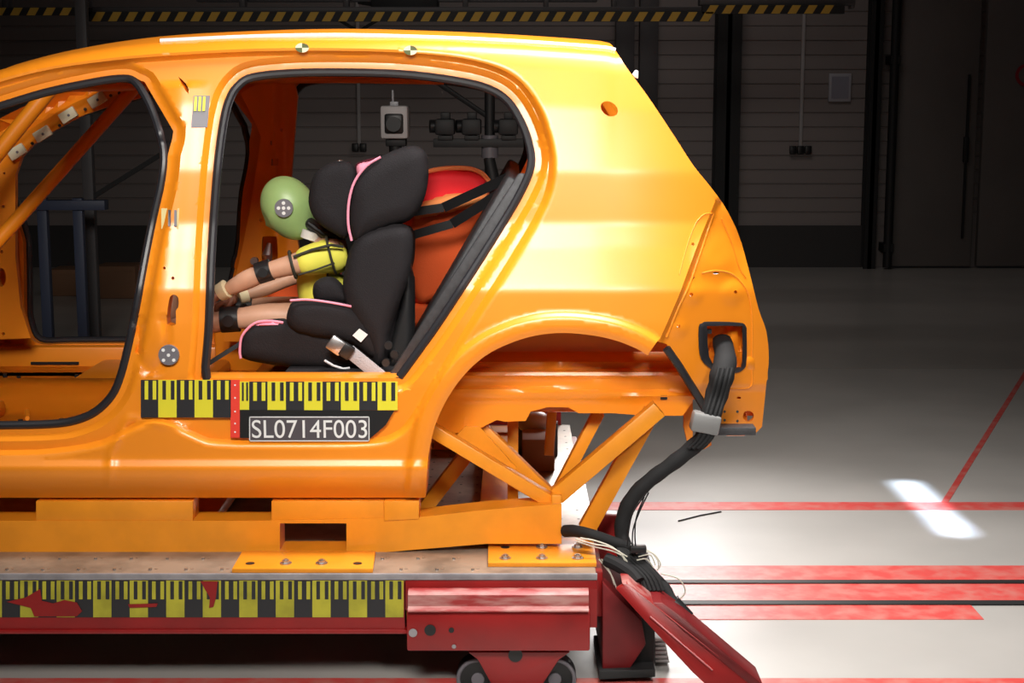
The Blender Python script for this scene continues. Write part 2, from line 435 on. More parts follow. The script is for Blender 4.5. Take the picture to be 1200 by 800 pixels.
# ------------------------------------------------------------------ gantry across the hall
YG = 11.0
t = thing('gantry', 'steel service gantry edged with black and yellow hazard tape', 'gantry', P(600, 20, YG))
def gbar(u0, u1, v0, v1, Y=YG, t_=.12, m=GANTRY, name='beam'):
    bm = NB(); a = P(u0, v1, Y); b = P(u1, v0, Y); box(bm, a.x, b.x, Y, Y+t_, a.z, b.z, .005); return obj(name, bm, m, t)
gbar(-300, 830, 8, 14, YG+.05); gbar(820, 1003, -8, 6, YG+.05)
gbar(-300, 1000, -30, -12, YG+1.2)
for u in (5, 100, 283, 405, 545, 640, 720, 905, 1000): gbar(u-3, u+3, -30, 10, YG+.1, .1, name='upright')
gbar(230, 700, -2, 2, YG+.4, .08, name='rail')
def hazard(u0, u1, v0, v1, m=HAZY):
    a = P(u0, v1, YG); b = P(u1, v0, YG); bm = NB(); box(bm, a.x, b.x, YG, YG+.05, a.z, b.z)
    h = b.z-a.z; x = a.x+.02; per = .115
    while x+.07 < b.x:
        prism(bm, [(x, YG-.002, a.z), (x+.06, YG-.002, a.z), (x+.06+h*.6, YG-.002, b.z), (x+h*.6, YG-.002, b.z)], (0, .002, 0), mi=1); x += per
    obj('hazard_tape', bm, [BLACKS, m], t, sharp=0)
hazard(-300, 106, 9, 18); hazard(104, 832, 14, 25); hazard(823, 990, 6, 16)
bm = NB(); pts = [P(395, 22, YG+.02), P(420, 37, YG+.02), P(445, 22, YG+.02)]; tube(bm, pts, .012, 8); obj('hanger', bm, BLACKS, t)
bm = NB(); a = P(460, 0, YG); box(bm, a.x-.18, a.x+.3, YG+.3, YG+.6, a.z-.05, a.z+.2, .01); tube(bm, [P(420, 0, YG+.45), P(470, 8, YG+.45), P(510, 2, YG+.45)], .03, 8); obj('cable_tray', bm, BLACKS, t)
# ------------------------------------------------------------------ cameras behind the car
YC = 8.4
t = thing('camera_stand', 'black stand post with crossbar and diagonal brace behind the car', 'stand', (P(574, 210, YC).x, YC, 0))
xp = P(574, 200, YC).x; zt = P(574, 60, YC).z
bm = NB(); tube(bm, [(xp, YC, .02), (xp, YC, zt)], .028, 12); obj('pole', bm, BLACKS, t)
for k in range(3):
    an = k*2.094+.5; bm = NB(); tube(bm, [(xp, YC, .35), (xp+.35*math.cos(an), YC+.35*math.sin(an), .02)], .015, 8); obj('leg', bm, BLACKS, t)
bm = NB(); a = P(508, 168, YC-.05); b = P(640, 168, YC-.05); box(bm, a.x, b.x, YC-.08, YC-.03, a.z-.02, a.z+.025, .004); obj('crossbar', bm, BLACKS, t)
bm = NB(); tube(bm, [P(500, 88, YC), P(574, 138, YC)], .014, 8); obj('brace', bm, BLACKS, t)
bm = NB(); c = P(574, 176, YC-.03); disc(bm, c+Vector((0, 0, -.04)), (0, 0, 1), .045, .12, 20); obj('clamp', bm, GREYM, t)
bm = NB(); tube(bm, [P(573, 185, YC-.05), P(582, 230, YC-.05), P(588, 300, YC-.05)], [.03, .04, .05], 12); obj('sleeve', bm, BLACKS, t)
for u, lab in ((521, 'black camera on the crossbar, farthest from the post'), (552, 'black camera on the crossbar, just left of the post'), (595, 'black camera on the crossbar, right of the post')):
    c = P(u, 148, YC-.05); q = thing('high_speed_camera', lab, 'camera', P(u, 163, YC-.05), 'cameras on the crossbar')
    zb = P(u, 163, YC-.05).z
    bm = NB(); box(bm, c.x-.05, c.x+.055, YC-.11, YC+.05, c.z-.045, c.z+.04, .012); box(bm, c.x-.02, c.x+.03, YC-.06, YC, c.z+.035, c.z+.075, .006); obj('body', bm, BLACKS, q)
    bm = NB(); disc(bm, (c.x-.045, YC-.04, c.z), (-1, -.2, 0), .035, .035, 20); obj('lens', bm, BLACK, q)
    bm = NB(); box(bm, c.x-.015, c.x+.03, YC-.07, YC-.02, zb, c.z-.03, .004); box(bm, c.x-.035, c.x+.045, YC-.09, YC, zb-.005, zb+.02, .004); obj('mount', bm, BLACKS, q)
t = thing('boxed_camera', 'pale grey housed camera with a dark square lens window on a black head', 'camera', (P(463, 178, YC).x, YC, 0))
c = P(463, 143, YC); s = .074
bm = NB(); box(bm, c.x-s, c.x+s, YC-.08, YC+.12, c.z-.088, c.z+.088, .014); obj('housing', bm, mat('housing_grey', (.55, .52, .52), .5), t)
bm = NB(); box(bm, c.x-.05, c.x+.05, YC-.095, YC-.075, c.z-.06, c.z+.045, .012); disc(bm, (c.x, YC-.1, c.z-.01), (0, -1, 0), .04, .02, 24); obj('lens_window', bm, BLACK, t)
bm = NB(); box(bm, c.x-.025, c.x+.02, YC-.02, YC+.02, c.z+.085, c.z+.11, .004); tube(bm, [(c.x-.01, YC, c.z+.1), (c.x-.012, YC, c.z+.17)], .006, 8); obj('fitting', bm, LIGHTG, t)
bm = NB(); box(bm, c.x-.05, c.x+.06, YC-.04, YC+.06, c.z-.13, c.z-.085, .008); tube(bm, [(c.x, YC, c.z-.12), (c.x, YC, .02)], [.035, .02], 12); disc(bm, (c.x, YC, 0), (0, 0, 1), .25, .02, 24); obj('stand', bm, BLACKS, t)
# dim equipment in the dark at the left
t = thing('equipment_trolley', 'dark blue steel trolley in the dark behind the front door opening', 'trolley', (P(80, 380, 9.5).x, 9.5, 0))
for u in (48, 90): bm = NB(); a = P(u, 200, 9.5); box(bm, a.x-.03, a.x+.03, 9.47, 9.53, .1, P(u, 232, 9.5).z, .004); obj('upright', bm, BLUED, t)
bm = NB(); a = P(28, 240, 9.5); b = P(125, 240, 9.5); box(bm, a.x, b.x, 9.45, 9.55, a.z-.03, a.z+.03, .004); obj('crossbar', bm, BLUED, t)
bm = NB(); a = P(20, 358, 9.5); b = P(75, 358, 9.5); box(bm, a.x, b.x, 9.3, 9.8, .06, .14, .01); obj('foot_frame', bm, BLUED, t)
for u in (30, 66): bm = NB(); a = P(u, 370, 9.35); disc(bm, (a.x, 9.35, .06), (0, -1, 0), .06, .04, 20); obj('wheel', bm, BLACK, t)
for i, (u0, u1, v0, v1, lab) in enumerate(((58, 96, 316, 347, 'brown box on the hall floor seen between the legs of the blue trolley'), (112, 158, 312, 350, 'brown box standing on the hall floor, right of the blue trolley'))):
    g = G(u0, v1); Y = g.y; bm = NB(); a = P(u0, v1, Y); b = P(u1, v0, Y); box(bm, a.x, b.x, Y, Y+.35, .001, b.z, .008)
    box(bm, a.x+.02, b.x-.02, Y-.003, Y, b.z-.05, b.z-.03); tag(obj('cardboard_box', bm, CARD), lab, 'box')
t = thing('steel_mast', 'slim grey mast with a diagonal stay in the dark hall behind the door opening', 'mast', (P(106, 300, 10).x, 10, 0))
bm = NB(); a = P(106, 300, 10); box(bm, a.x-.035, a.x+.035, 10, 10.07, 0, 2.6, .004); obj('pole', bm, GANTRY, t)
bm = NB(); beam(bm, P(110, 230, 10.03), P(190, 180, 10.03), .03, .03); obj('stay', bm, BLACKS, t)
bm = NB(); box(bm, a.x-.2, a.x+.2, 9.85, 10.25, 0, .05, .005); obj('base', bm, GANTRY, t)

# ------------------------------------------------------------------ sled
YS = 4.15                      # near face of the sled
ZD = P(600, 672, YS).z         # deck height
YSB = 6.15
xr = P(700, 672, YS).x
XL = -2.9
sled = thing('test_sled', 'red rail sled with a bolted steel deck and yellow-black scale tape along its side', 'sled', (-1, 5.15, 0))
bm = NB(); box(bm, XL, xr-.003, YS+.004, YSB, ZD-.025, ZD, .002); obj('deck', bm, DECK, sled)
bm = NB(); box(bm, XL, xr, YS-.004, YS+.004, P(0, 679, YS).z, ZD+.001, .0015); obj('edge_strip', bm, EDGE, sled)
zb1 = P(0, 742, YS).z
bm = NB(); xt = P(474, 700, YS).x
prism(bm, [(XL, YS+.002, zb1), (XL, YS+.002, P(0, 679, YS).z-.001), (xt, YS+.002, P(0, 679, YS).z-.001), (xt, YS+.002, zb1)], (0, .08, 0)); box(bm, XL, xr-.02, YS-.006, YS+.05, zb1, zb1+.012, .003)
obj('side_rail', bm, RED, sled)
# end carrier box with rolled top flange
bx0 = P(476, 700, YS-.03).x; bx1 = P(692, 700, YS-.03).x; zc0 = P(500, 763, YS-.03).z
bm = NB(); box(bm, bx0-.005, xr, YS+.0, YS+.12, P(0, 716, YS).z, P(0, 679, YS).z-.001, .004)
box(bm, bx0, bx1, YS-.03, YS+.1, zc0, P(0, 716, YS-.03).z, .006)
beam(bm, (xr-.012, YS+.05, P(0, 735, YS).z), (xr-.012, YS+.05, P(0, 690, YS).z), .024, .1)
cb = obj('end_carrier', bm, RED, sled)
bm = NB(); za = P(0, 692, YS-.03).z; zb_ = P(0, 715, YS-.03).z
pr = [(YS-.002, za), (YS-.02, za-.002), (YS-.032, za-.012), (YS-.034, zb_+.014), (YS-.045, zb_+.004), (YS-.045, zb_), (YS-.002, zb_)]
prism(bm, [(bx0+.005, y, z) for y, z in pr], (bx1-bx0-.01, 0, 0)); obj('rolled_flange', bm, REDW, sled, label='worn pale red rolled flange')
for u, v, r in ((504, 738, .016), (529, 738, .0075)):
    bm = NB(); disc(bm, P(u, v, YS-.0312), (0, -1, 0), r, .002, 24); obj('carrier_hole', bm, BLACK, cb)
for u, v, r in ((532, 757, .006), (484, 741, .012)):
    bm = NB(); disc(bm, P(u, v, YS-.031), (0, -1, 0), r, .003, 16); obj('rivet', bm, EDGE, cb)
# scale tape on sled
def scale_tape(bm, u_edges, kinds, v0, vm, v1, Y, nt=2, eps=.0012, f=1.0):
    """u_edges list of block edges, kinds list 'y','k','r' ; ticks in the upper part"""
    for i, k in enumerate(kinds):
        a, b = u_edges[i], u_edges[i+1]; mi = {'y': 1, 'k': 0, 'r': 2}[k]
        pprism(bm, [(a, v1), (b, v1), (b, v0), (a, v0)], Y, .001, mi)
        if k == 'r': continue
        wd = (b-a); q = 0 if mi == 1 else 1
        for j in range(nt):
            c0 = a+wd*(.22+.46*j); c1 = c0+wd*.2
            pprism(bm, [(c0, vm), (c1, vm), (c1, v0+1), (c0, v0+1)], Y-eps, eps, q)
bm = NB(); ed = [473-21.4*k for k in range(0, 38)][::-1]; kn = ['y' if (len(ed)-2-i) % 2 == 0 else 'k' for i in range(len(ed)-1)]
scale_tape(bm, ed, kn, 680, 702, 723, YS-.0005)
tp = obj('scale_tape', bm, [TBLK, mat('dimmed_worn_tape_yellow', (.5, .46, .035), .55, noise=.3, nscale=12), TRED], sled, sharp=0)  # yellow darkened to stand in for weaker light on the sled, besides wear
for pl in ([(8, 705), (30, 700), (47, 690), (49, 704), (62, 707), (75, 703), (90, 706), (96, 716), (90, 722), (40, 722), (36, 712)],
           [(235, 681), (255, 681), (253, 700), (250, 711), (245, 712), (246, 700), (240, 690)], [(150, 708), (185, 707), (183, 711), (152, 712)]):
    bm = NB(); pprism(bm, pl, YS-.0035, .0022); obj('bared_patch', bm, RED, sled, label='red steel showing where the tape is torn')
# deck bolts: rows of studs and holes
bolt = None
k = 0
for v, us in ((668, range(8, 700, 42)), (655, range(-14, 700, 42))):
    for u in us:
        if 270 < u < 442 or u > 568 : continue
        p = G(u, v, ZD); bm = NB(); disc(bm, p, (0, 0, 1), .005, .006, 6); disc(bm, p+Vector((.014, .012, 0)), (0, 0, 1), .004, .001, 10)
        obj('deck_bolt', bm, STEEL, sled); k += 1
hb = NB()
for Yv in np.arange(4.5, 6.1, .11):
    for X in np.arange(-.45, .25, .055 ): disc(hb, (X, Yv, ZD), (0, 0, 1), .0045, .0006, 8)
    
o = obj('bolt_hole_field', hb, BLACK, sled); o['kind'] = 'stuff'
# bogie
def wheel_px(u, v, r, Y, parent):
    c = P(u, v, Y); bm = NB(); disc(bm, c, (0, 1, 0), r, .05, 40); w_ = obj('wheel', bm, BLACK, parent)
    bm = NB(); tube(bm, [c+Vector((math.cos(a)*r*.9, -.003, math.sin(a)*r*.9)) for a in np.linspace(0, 2*math.pi, 40, endpoint=False)], .006, 8, closed=True)
    disc(bm, c+Vector((0, -.006, 0)), (0, 1, 0), r*.3, .01, 20); obj('rim', bm, GREYM, w_)
wz = G(0, 0, 0)
for u in (560, 650): wheel_px(u, 795, .062, 4.2, sled)
bm = NB(); pprism(bm, [(548, 764), (668, 764), (655, 773), (637, 800), (637, 812), (575, 812), (575, 800), (560, 773)], 4.16, .04, bev=.003); obj('bogie_bracket', bm, RED, sled)
bm = NB(); disc(bm, P(604, 767, 4.158), (0, -1, 0), .02, .004, 20); obj('bogie_pin', bm, BLACK, sled)
# crossbeams and dark underside
for X in (-2.4, -1.5, -.6, .2):
    bm = NB(); box(bm, X-.06, X+.06, YS+.1, YSB-.1, ZD-.16, ZD-.026, .004); obj('crossbeam', bm, RED, sled)
bm = NB(); box(bm, XL, xr-.03, YSB-.08, YSB, ZD-.17, ZD-.026, .004); obj('side_rail', bm, RED, sled)
bm = NB(); box(bm, XL, xr-.06, 4.85, 4.95, .02, ZD-.17, .004); obj('centre_keel', bm, BLACKS, sled)
for X in (-2.3, -.6, .1):
    bm = NB(); disc(bm, (X, 6.02, .075), (0, 1, 0), .075, .05, 32); obj('wheel', bm, BLACK, sled)
bm = NB(); box(bm, -.55, .2, YSB+.0, YSB+.03, ZD-.03, ZD+.07, .004); obj('end_stop', bm, RED, sled)
bm = NB(); a = G(705, 615, ZD); box(bm, a.x-.01, a.x+.05, a.y, a.y+.07, ZD-.2, ZD+.03, .004); obj('stop_block', bm, RED, sled)
# end buffer to the right: dark red side box
t = thing('buffer_box', 'dark red steel box at the end of the sled beside the wheel carrier', 'box', G(735, 785))
bm = NB(); prism(bm, [P(706, 682, 4.22), P(752, 727, 4.22), P(757, 755, 4.22), P(738, 784, 4.22), P(706, 787, 4.22)], (.0, .45, 0), bev=.004); obj('shell', bm, REDD, t)
bm = NB(); box(bm, P(742, 750, 4.3).x, P(766, 750, 4.3).x, 4.26, 4.6, .035, .3, .006); obj('buffer_pad', bm, BLACKS, t)
bm = NB(); pprism(bm, [(702, 786), (768, 784), (768, 793), (702, 796)], 4.2, .3, bev=.002); obj('skid', bm, BLACKS, t)
bm = NB()
for i in range(6): pprism(bm, [(768, 748+i*5), (778+i, 748+i*5), (780+i, 751+i*5), (768, 751+i*5)], 4.35, .12, bev=.001)
obj('bellows', bm, WHITE, t)
# red diagonal beam
t = thing('ramp_beam', 'red channel beam sloping from the sled end down to the floor on the right', 'beam', G(860, 800))
A0, A1 = P(727, 690, 4.15), P(905, 822, 4.0)
A1 = P(880, 812, 4.02)
bm = NB()
prism(bm, [P(722, 690, 4.12), P(735, 683, 4.12), P(800, 735, 4.06), P(890, 806, 4.0), P(886, 817, 4.0), P(838, 812, 4.0), P(812, 788, 4.03), P(772, 745, 4.07)], (0, .02, 0), bev=.002)
obj('web', bm, RED, t)
bm = NB()
prism(bm, [P(729, 684, 4.12), P(738, 683, 4.12), P(768, 708, 4.1), P(764, 714, 4.1)], (0, .1, 0), bev=.003); obj('boss', bm, REDW, t)
bm = NB()
prism(bm, [P(765, 706, 4.1), P(776, 706, 4.1), P(805, 727, 4.06), P(895, 803, 4.0), P(884, 806, 4.0), P(800, 738, 4.06)], (0, .14, 0), bev=.002); obj('flange', bm, REDD, t)
bm = NB(); tube(bm, [P(762, 722, 4.08), P(800, 755, 4.05), P(835, 785, 4.02)], .004, 8); obj('weld_bead', bm, RED, t)

# ------------------------------------------------------------------ support frame (orange)
YFm = 4.36
fr = thing('support_frame', 'orange welded steel frame carrying the car shell on the sled deck', 'frame', (-.3, 4.6, ZD))
rail_o = [(-300, 610), (0, 610), (300, 610), (490, 606), (560, 598), (658, 590), (658, 637), (570, 637), (437, 648), (300, 648), (0, 648), (-300, 648)]
hole_r = [(328, 613), (406, 613), (406, 645), (328, 645)]
def rail_plate(Y, hole=True):
    bm = plate(rail_o, [hole_r] if hole else [], lambda u, v: np.full(u.shape, Y), 25, .012)
    return bm
bm = plate(rail_o, [hole_r], lambda u, v: np.full(u.shape, YFm), 25, .1)
obj('frame_rail', bm, ORANGE2, fr, sharp=30)
q0 = P(658, 637, YFm)
bm = NB(); zt_, zb_ = P(0, 611, YFm).z, ZD+.002
box(bm, -2.6, q0.x-.002, 5.68, 5.8, zb_, zt_-.02, .004); obj('frame_rail', bm, ORANGE2, fr)
for X in (-2.0, -.95, -.05):
    bm = NB(); box(bm, X-.05, X+.05, YFm+.05, 5.7, zb_+.02, zt_-.03, .004); obj('cross_tube', bm, ORANGE2, fr)
for (a, b, lab) in ((42, 226, 0), (318, 450, 0), (450, 491, 0), (-200, -60, 0)):
    bm = NB(); pprism(bm, [(a, 587), (b, 587), (b, 610.5 if b < 400 else 608), (a, 610.5)], YFm+.002 if b != 491 else YFm-.004, .09, bev=.002); obj('spacer', bm, ORANGE2, fr)
# frame foot plates
def deckpoly(px, z): return [G(u, v, z) for u, v in px]
for px, bolts, holes in (([(272, 671), (437, 671), (440, 650), (284, 650)], [(335, 660), (377, 660)], [(293, 660), (419, 660)]),
                  ([(572, 664), (699, 664), (695, 634), (572, 636)], [(592, 654), (635, 641), (635, 654), (677, 654), (677, 641)], [(592, 641)])):
    zf = ZD+.001; bm = NB(); prism(bm, deckpoly(px, zf), (0, 0, .012), bev=.001); fp = obj('foot_plate', bm, ORANGE2, fr)
    for u, v in bolts:
        p = G(u, v, zf+.012); bm = NB(); disc(bm, p, (0, 0, 1), .017, .003, 24); disc(bm, p+Vector((0, 0, .003)), (0, 0, 1), .011, .007, 6); disc(bm, p+Vector((0, 0, .010)), (0, 0, 1), .006, .003, 12); obj('bolt', bm, STEEL, fp)
    for u, v in holes:
        p = G(u, v, zf+.012); bm = NB(); disc(bm, p, (0, 0, 1), .013, .0008, 24); obj('bolt_hole', bm, BLACK, fp)
# rear post and struts
def strut(a, b, w_, Ya, Yb, d=.05, name='strut'):
    bm = NB(); beam(bm, P(a[0], a[1], Ya), P(b[0], b[1], Yb), w_, d, bev=.003); return obj(name, bm, ORANGE2, fr)
bm = NB(); a = P(646, 637, YFm+.012); b = P(658, 580, YFm+.012); box(bm, a.x, b.x, YFm+.012, YFm+.08, a.z, b.z, .003); obj('frame_post', bm, ORANGE2, fr)
strut((500, 499), (648, 588), .038, 4.42, 4.42)
strut((652, 580), (772, 478), .05, 4.42, 4.42)
strut((687, 620), (764, 480), .052, 4.5, 4.5, .04)
strut((655, 572), (702, 482), .035, 4.62, 4.62)
strut((601, 600), (601, 485), .034, 4.7, 4.7)
strut((643, 532), (647, 480), .032, 5.1, 5.1)
strut((497, 596), (548, 530), .045, 4.75, 4.75)
strut((562, 498), (648, 582), .035, 4.56, 4.56)
bm = NB(); pprism(bm, [(545, 500), (562, 500), (605, 548), (600, 560), (562, 535), (530, 515)], 4.5, .01); obj('gusset', bm, ORANGE2, fr)
for (a, b) in (((516, 508), (648, 588)), ((652, 580), (772, 478))):
    A = P(a[0], a[1], 4.42); B = P(b[0], b[1], 4.42); A.y = B.y = 5.72
    bm = NB(); beam(bm, A, B, .04, .05); obj('strut', bm, ORANGE2, fr)
# brown block and dark box under the floor
bm = NB(); p = G(631, 553, ZD); a = P(612, 553, p.y); b = P(650, 515, p.y)
box(bm, a.x, b.x, p.y, p.y+.18, ZD+.001, b.z, .004); tag(obj('wooden_block', bm, BROWN), 'brown wooden block on the sled deck under the tail of the car', 'block')
t = thing('ballast_drum', 'dark cylinder with pale domed top behind the wheel arch struts', 'cylinder', P(630, 515, 5.6))
bm = NB(); c = P(630, 512, 5.6); zz = P(630, 485, 5.6).z
disc(bm, (c.x, 5.6, ZD+.001), (0, 0, 1), .075, zz-ZD-.03, 32); obj('drum_body', bm, BLACKS, t)
bm = NB(); ellipsoid(bm, (c.x-.01, 5.58, zz-.03), (.065, .065, .045)); obj('drum_cap', bm, LIGHTG, t)

# ------------------------------------------------------------------ car shell
YM = 5.17                          # centre plane of the car
car = thing('car_shell', 'orange hatchback body shell without doors or wheels, fixed on the sled', 'car', (-.3, YM, ZD+.15))
arch = spl([(759, 416), (745, 408), (722, 399), (695, 393), (660, 390), (628, 393), (598, 402), (570, 416), (546, 437), (526, 464), (511, 495), (503, 528), (500, 560), (498, 583)], 4)
top = spl([(-300, 262), (-250, 216), (-200, 176), (-150, 145), (-100, 120), (-50, 99), (0, 82), (50, 69), (110, 58), (185, 49.5), (300, 44), (400, 42.5), (500, 45), (600, 49.5), (700, 56.5), (722, 60)], 4)
rear = spl([(722, 60), (735, 80), (760, 114), (790, 159), (812, 193), (832, 218), (850, 243), (866, 276), (878, 318), (889, 362), (898, 388), (901, 420), (898, 450), (893, 500)], 4)
tail = [(886, 507), (845, 507), (836, 492), (826, 472), (803, 437), (781, 403), (770, 400)]
outline = top[:-1]+rear+tail+arch+[(-300, 583)]
rdoor = spl([(236, 430), (240, 380), (243, 300), (249, 210), (256, 150), (264, 116), (276, 97), (295, 86), (340, 81), (400, 80), (470, 82), (530, 89), (570, 98), (595, 112), (612, 135), (624, 165), (627, 195), (613, 230), (585, 277), (550, 332), (510, 392), (480, 432)], 4)
rdoor_hole = rdoor+[(470, 443), (235, 443)]
fdoor_seal = spl([(-172, 430), (-172, 300), (-172, 215), (-150, 182), (-110, 157), (-50, 134), (0, 120), (50, 105), (100, 94), (140, 88), (160, 92), (176, 115), (188, 145), (196, 180), (193, 215), (184, 255), (173, 310), (164, 360), (156, 400), (146, 440), (135, 465), (115, 485), (90, 496), (60, 500.5), (0, 502), (-100, 502), (-150, 500), (-168, 470)], 4, closed=True)
fd_hole = [p for p in fdoor_seal]
# widen the hole at the triangle of the B pillar head
fd_hole = []
for (u, v) in fdoor_seal:
    if 92 < v < 182 and u > 150:
        t_ = (v-90)/65 if v < 155 else 1-(v-155)/27*.2
        u = max(u, 166+38*min(t_, 1)) if v < 155 else max(u, 204-(v-155)*.28)
    fd_hole.append((u, v))
# door recess region R
R = spl([(-230, 210), (-180, 172), (-120, 144), (-60, 118), (0, 97), (60, 82), (130, 72), (200, 66), (300, 61), (400, 60.5), (480, 63), (540, 69), (582, 80), (610, 97), (630, 125), (643, 160), (648, 198), (638, 240), (602, 303), (562, 366), (516, 440), (484, 492), (462, 512), (430, 519), (340, 520), (255, 519), (230, 512), (190, 495), (160, 500), (120, 520), (60, 530), (0, 532), (-150, 532), (-210, 500), (-225, 400), (-232, 300)], 3, closed=True)
lampline = [(838, 236), (822, 275), (806, 318), (796, 345), (782, 378), (768, 408)]
lampreg = [(838, 236), (822, 275), (806, 318), (796, 345), (782, 378), (768, 408), (800, 520), (920, 520), (920, 236)]
tb_v = np.arange(0, 640.); tb = np.interp(tb_v, [0, 40, 46, 54, 70, 120, 200, 262, 268, 290, 340, 380, 450, 540, 546, 560, 572, 583, 640],
                [4.66, 4.62, 4.545, 4.515, 4.495, 4.45, 4.398, 4.378, 4.373, 4.356, 4.309, 4.302, 4.298, 4.309, 4.294, 4.302, 4.328, 4.37, 4.5])
kern = np.exp(-.5*(np.arange(-8, 9)/2.6)**2); kern /= kern.sum()
tbs = np.convolve(np.pad(tb, 8, mode='edge'), kern, 'valid')
def ybody(u, v):
    u = np.asarray(u, float); v = np.asarray(v, float)
    # roof rail line follows the arched top edge: shift the profile at the front
    topv = np.interp(u, [p[0] for p in top], [p[1] for p in top])
    sh = np.clip((topv-44), 0, 400)*np.clip(1-(v-topv)/150, 0, 1)
    Y = np.interp(v-sh, tb_v, tbs)
    # gentle barrel in plan
    Y = Y+.10*np.clip((u-690)/200, 0, 2)**2+.03*np.clip((0-u)/300, 0, 1)**2
    # recessed door frames
    din = dist(u, v, R)*np.where(inside(u, v, R), 1, -1)
    Y = Y+.030*sstep((din+3)/8)
    # rolled edge right by the openings
    dh = np.minimum(dist(u, v, rdoor_hole), dist(u, v, fd_hole))
    Y = Y+.022*sstep(1-(dh-6)/9)
    Y = np.where((din > 0) & (u > 150) & (u < 245) & (v > 100), Y-.012*np.exp(-((u-(212-.09*(v-100)))/20)**2)*sstep((430-v)/40), Y)
    # wheel arch flare
    da = dist(u, v, arch, closed=False)
    fade = sstep((u-495)/6)
    Y = Y-.016*sstep(1-(da-17)/9)+.010*sstep(1-da/7)
    # ridge above the arch merges; lamp pocket
    dl = dist(u, v, lampline, closed=False); il = inside(u, v, lampreg)
    Y = Y+np.where(il, .028*sstep(dl/6)+.0009*dl*sstep((v-236)/60), 0)
    # soft blisters in the lamp pocket
    for (cu, cv, r, a) in ((812, 345, 12, -.006), (858, 343, 14, -.006), (840, 300, 26, -.012), (796, 385, 10, -.005)):
        Y = Y+a*sstep(1.3-np.hypot(u-cu, v-cv)/r)
    # horizontal rear step and tail edge
    Y = Y+np.where(il, .012*sstep((v-452)/5), 0)
    # curved groove in B pillar foot
    Y = Y+.01*np.exp(-((np.hypot((u-178), (v-395)*.45)-18)/4)**2)*((u > 160) & (u < 232) & (v > 370) & (v < 440))
    # swage under rear of the front opening
    Y = Y-.006*sstep(1-dist(u, v, [(128, 600), (130, 530), (150, 490), (220, 500)], closed=False)/7)
    return Y
def ell(cu, cv, a, b, n=14, rot=0):
    return [(cu+a*math.cos(t)*math.cos(rot)-b*math.sin(t)*math.sin(rot), cv+a*math.cos(t)*math.sin(rot)+b*math.sin(t)*math.cos(rot)) for t in np.linspace(0, 2*math.pi, n, endpoint=False)]
lamp_hole = spl([(829, 386), (832, 382), (866, 382), (870, 386), (870, 425), (864, 431), (842, 430), (831, 418)], 2, closed=True)
holes = [rdoor_hole, fd_hole, ell(714, 127.5, 11, 8, rot=.6), lamp_hole, ell(877, 487.5, 6.5, 6.5),
         spl([(197, 358), (199, 348), (204, 345), (209, 349), (209, 360), (206, 364), (206, 380), (196, 380), (196, 364)], 2, closed=True),
         ell(192.5, 314, 1.7, 1.7, 8), ell(202.5, 326, 2, 2, 8), ell(866, 466, 2.5, 1.5, 8),
         [(209, 90), (213, 93), (218, 98), (221, 104), (221, 110), (217, 106), (213, 99)],
         ell(812, 286, 2, 2, 8), ell(811, 326, 4, 2, 8, -.6), ell(810, 345, 2.5, 2.5, 8), ell(795, 382, 2.2, 2.2, 8), ell(862, 342, 2, 2, 8), ell(839, 320, 4, 1.2, 8)]
def thick(u, v):
    dh = np.minimum(dist(u, v, rdoor_hole), dist(u, v, fd_hole))
    da = dist(u, v, arch+[(498, 583)], closed=False)
    return np.where(dh < 60, .05, .02)*np.where((da < 40), .4, 1)
def shifted_top(k): return [(u, k+(v-44)*(1-(k-44)/150.)) for u, v in resamp(top, 4, False)]
iso = [offset(R, d) for d in (4, 1, -2, -5, 8)]+[offset(rdoor_hole, d) for d in (7, 11, 15)]+[offset(rdoor_hole, -d) for d in (7, 11, 15)]
iso += [offset(fd_hole, d) for d in (7, 11, 15, -7, -11, -15)]+[offset(arch, d, False) for d in (3, 7, 17, 20, 23, 26, -3, -7, -17, -20, -23, -26)]
iso += [offset(lampline, d, False) for d in (0, 2, 4, 6, -2, -4, -6)]
bm = plate(outline, holes, ybody, 4.0, thick, iso=iso)
near = obj('side_panel', bm, ORANGE, car, sharp=40)
bm = plate(outline, [rdoor_hole, fd_hole, ell(-215, 250, 4, 4), ell(-208, 330, 3, 3), ell(-206, 420, 6, 9)], ybody, 9.0, .05, mirror=YM)
obj('side_panel', bm, ORANGE, car, sharp=40)
# roof skin
bm = NB(); topw = [P(u, v, float(ybody(np.array([u]), np.array([v]))[0])) for u, v in top[24:]]
rows = []
for p in topw:
    half = YM-p.y; row = []
    for s in np.linspace(-1, 1, 17):
        row.append(bm.verts.new((p.x, YM+half*s*.999, p.z+.045*(1-abs(s)**2.4)-.003)))
    rows.append(row)
lo = [[bm.verts.new(v.co-Vector((0, 0, .02))) for v in r] for r in rows]
for i in range(len(rows)-1):
    for j in range(16):
        bm.faces.new((rows[i][j], rows[i+1][j], rows[i+1][j+1], rows[i][j+1])); bm.faces.new((lo[i][j], lo[i][j+1], lo[i+1][j+1], lo[i+1][j]))
for i in (0, len(rows)-1):
    for j in range(16): bm.faces.new((rows[i][j], rows[i][j+1], lo[i][j+1], lo[i][j]))
bmesh.ops.recalc_face_normals(bm, faces=bm.faces)
obj('roof', bm, ORANGE, car, sharp=40)
bm = NB(); tube(bm, [P(u, v-.5, 4.575) for u, v in spl([(188, 49), (300, 44), (400, 42.5), (500, 45), (600, 49.5), (700, 56.5), (721, 60)], 4)], .008, 8); obj('roof_edge_glare', bm, mat('painted_roof_glare', (.8, .76, .74), .4), car, label='pale strip painted as lamp glare along the roof edge')  # pale colour stands in for overexposed lamp glare on the roof edge
bm = NB(); pprism(bm, [(741, 87), (745, 82), (748, 83), (748, 92), (744, 91)], 4.6, .02, bev=.001); obj('hinge_stub', bm, WHITE, car)
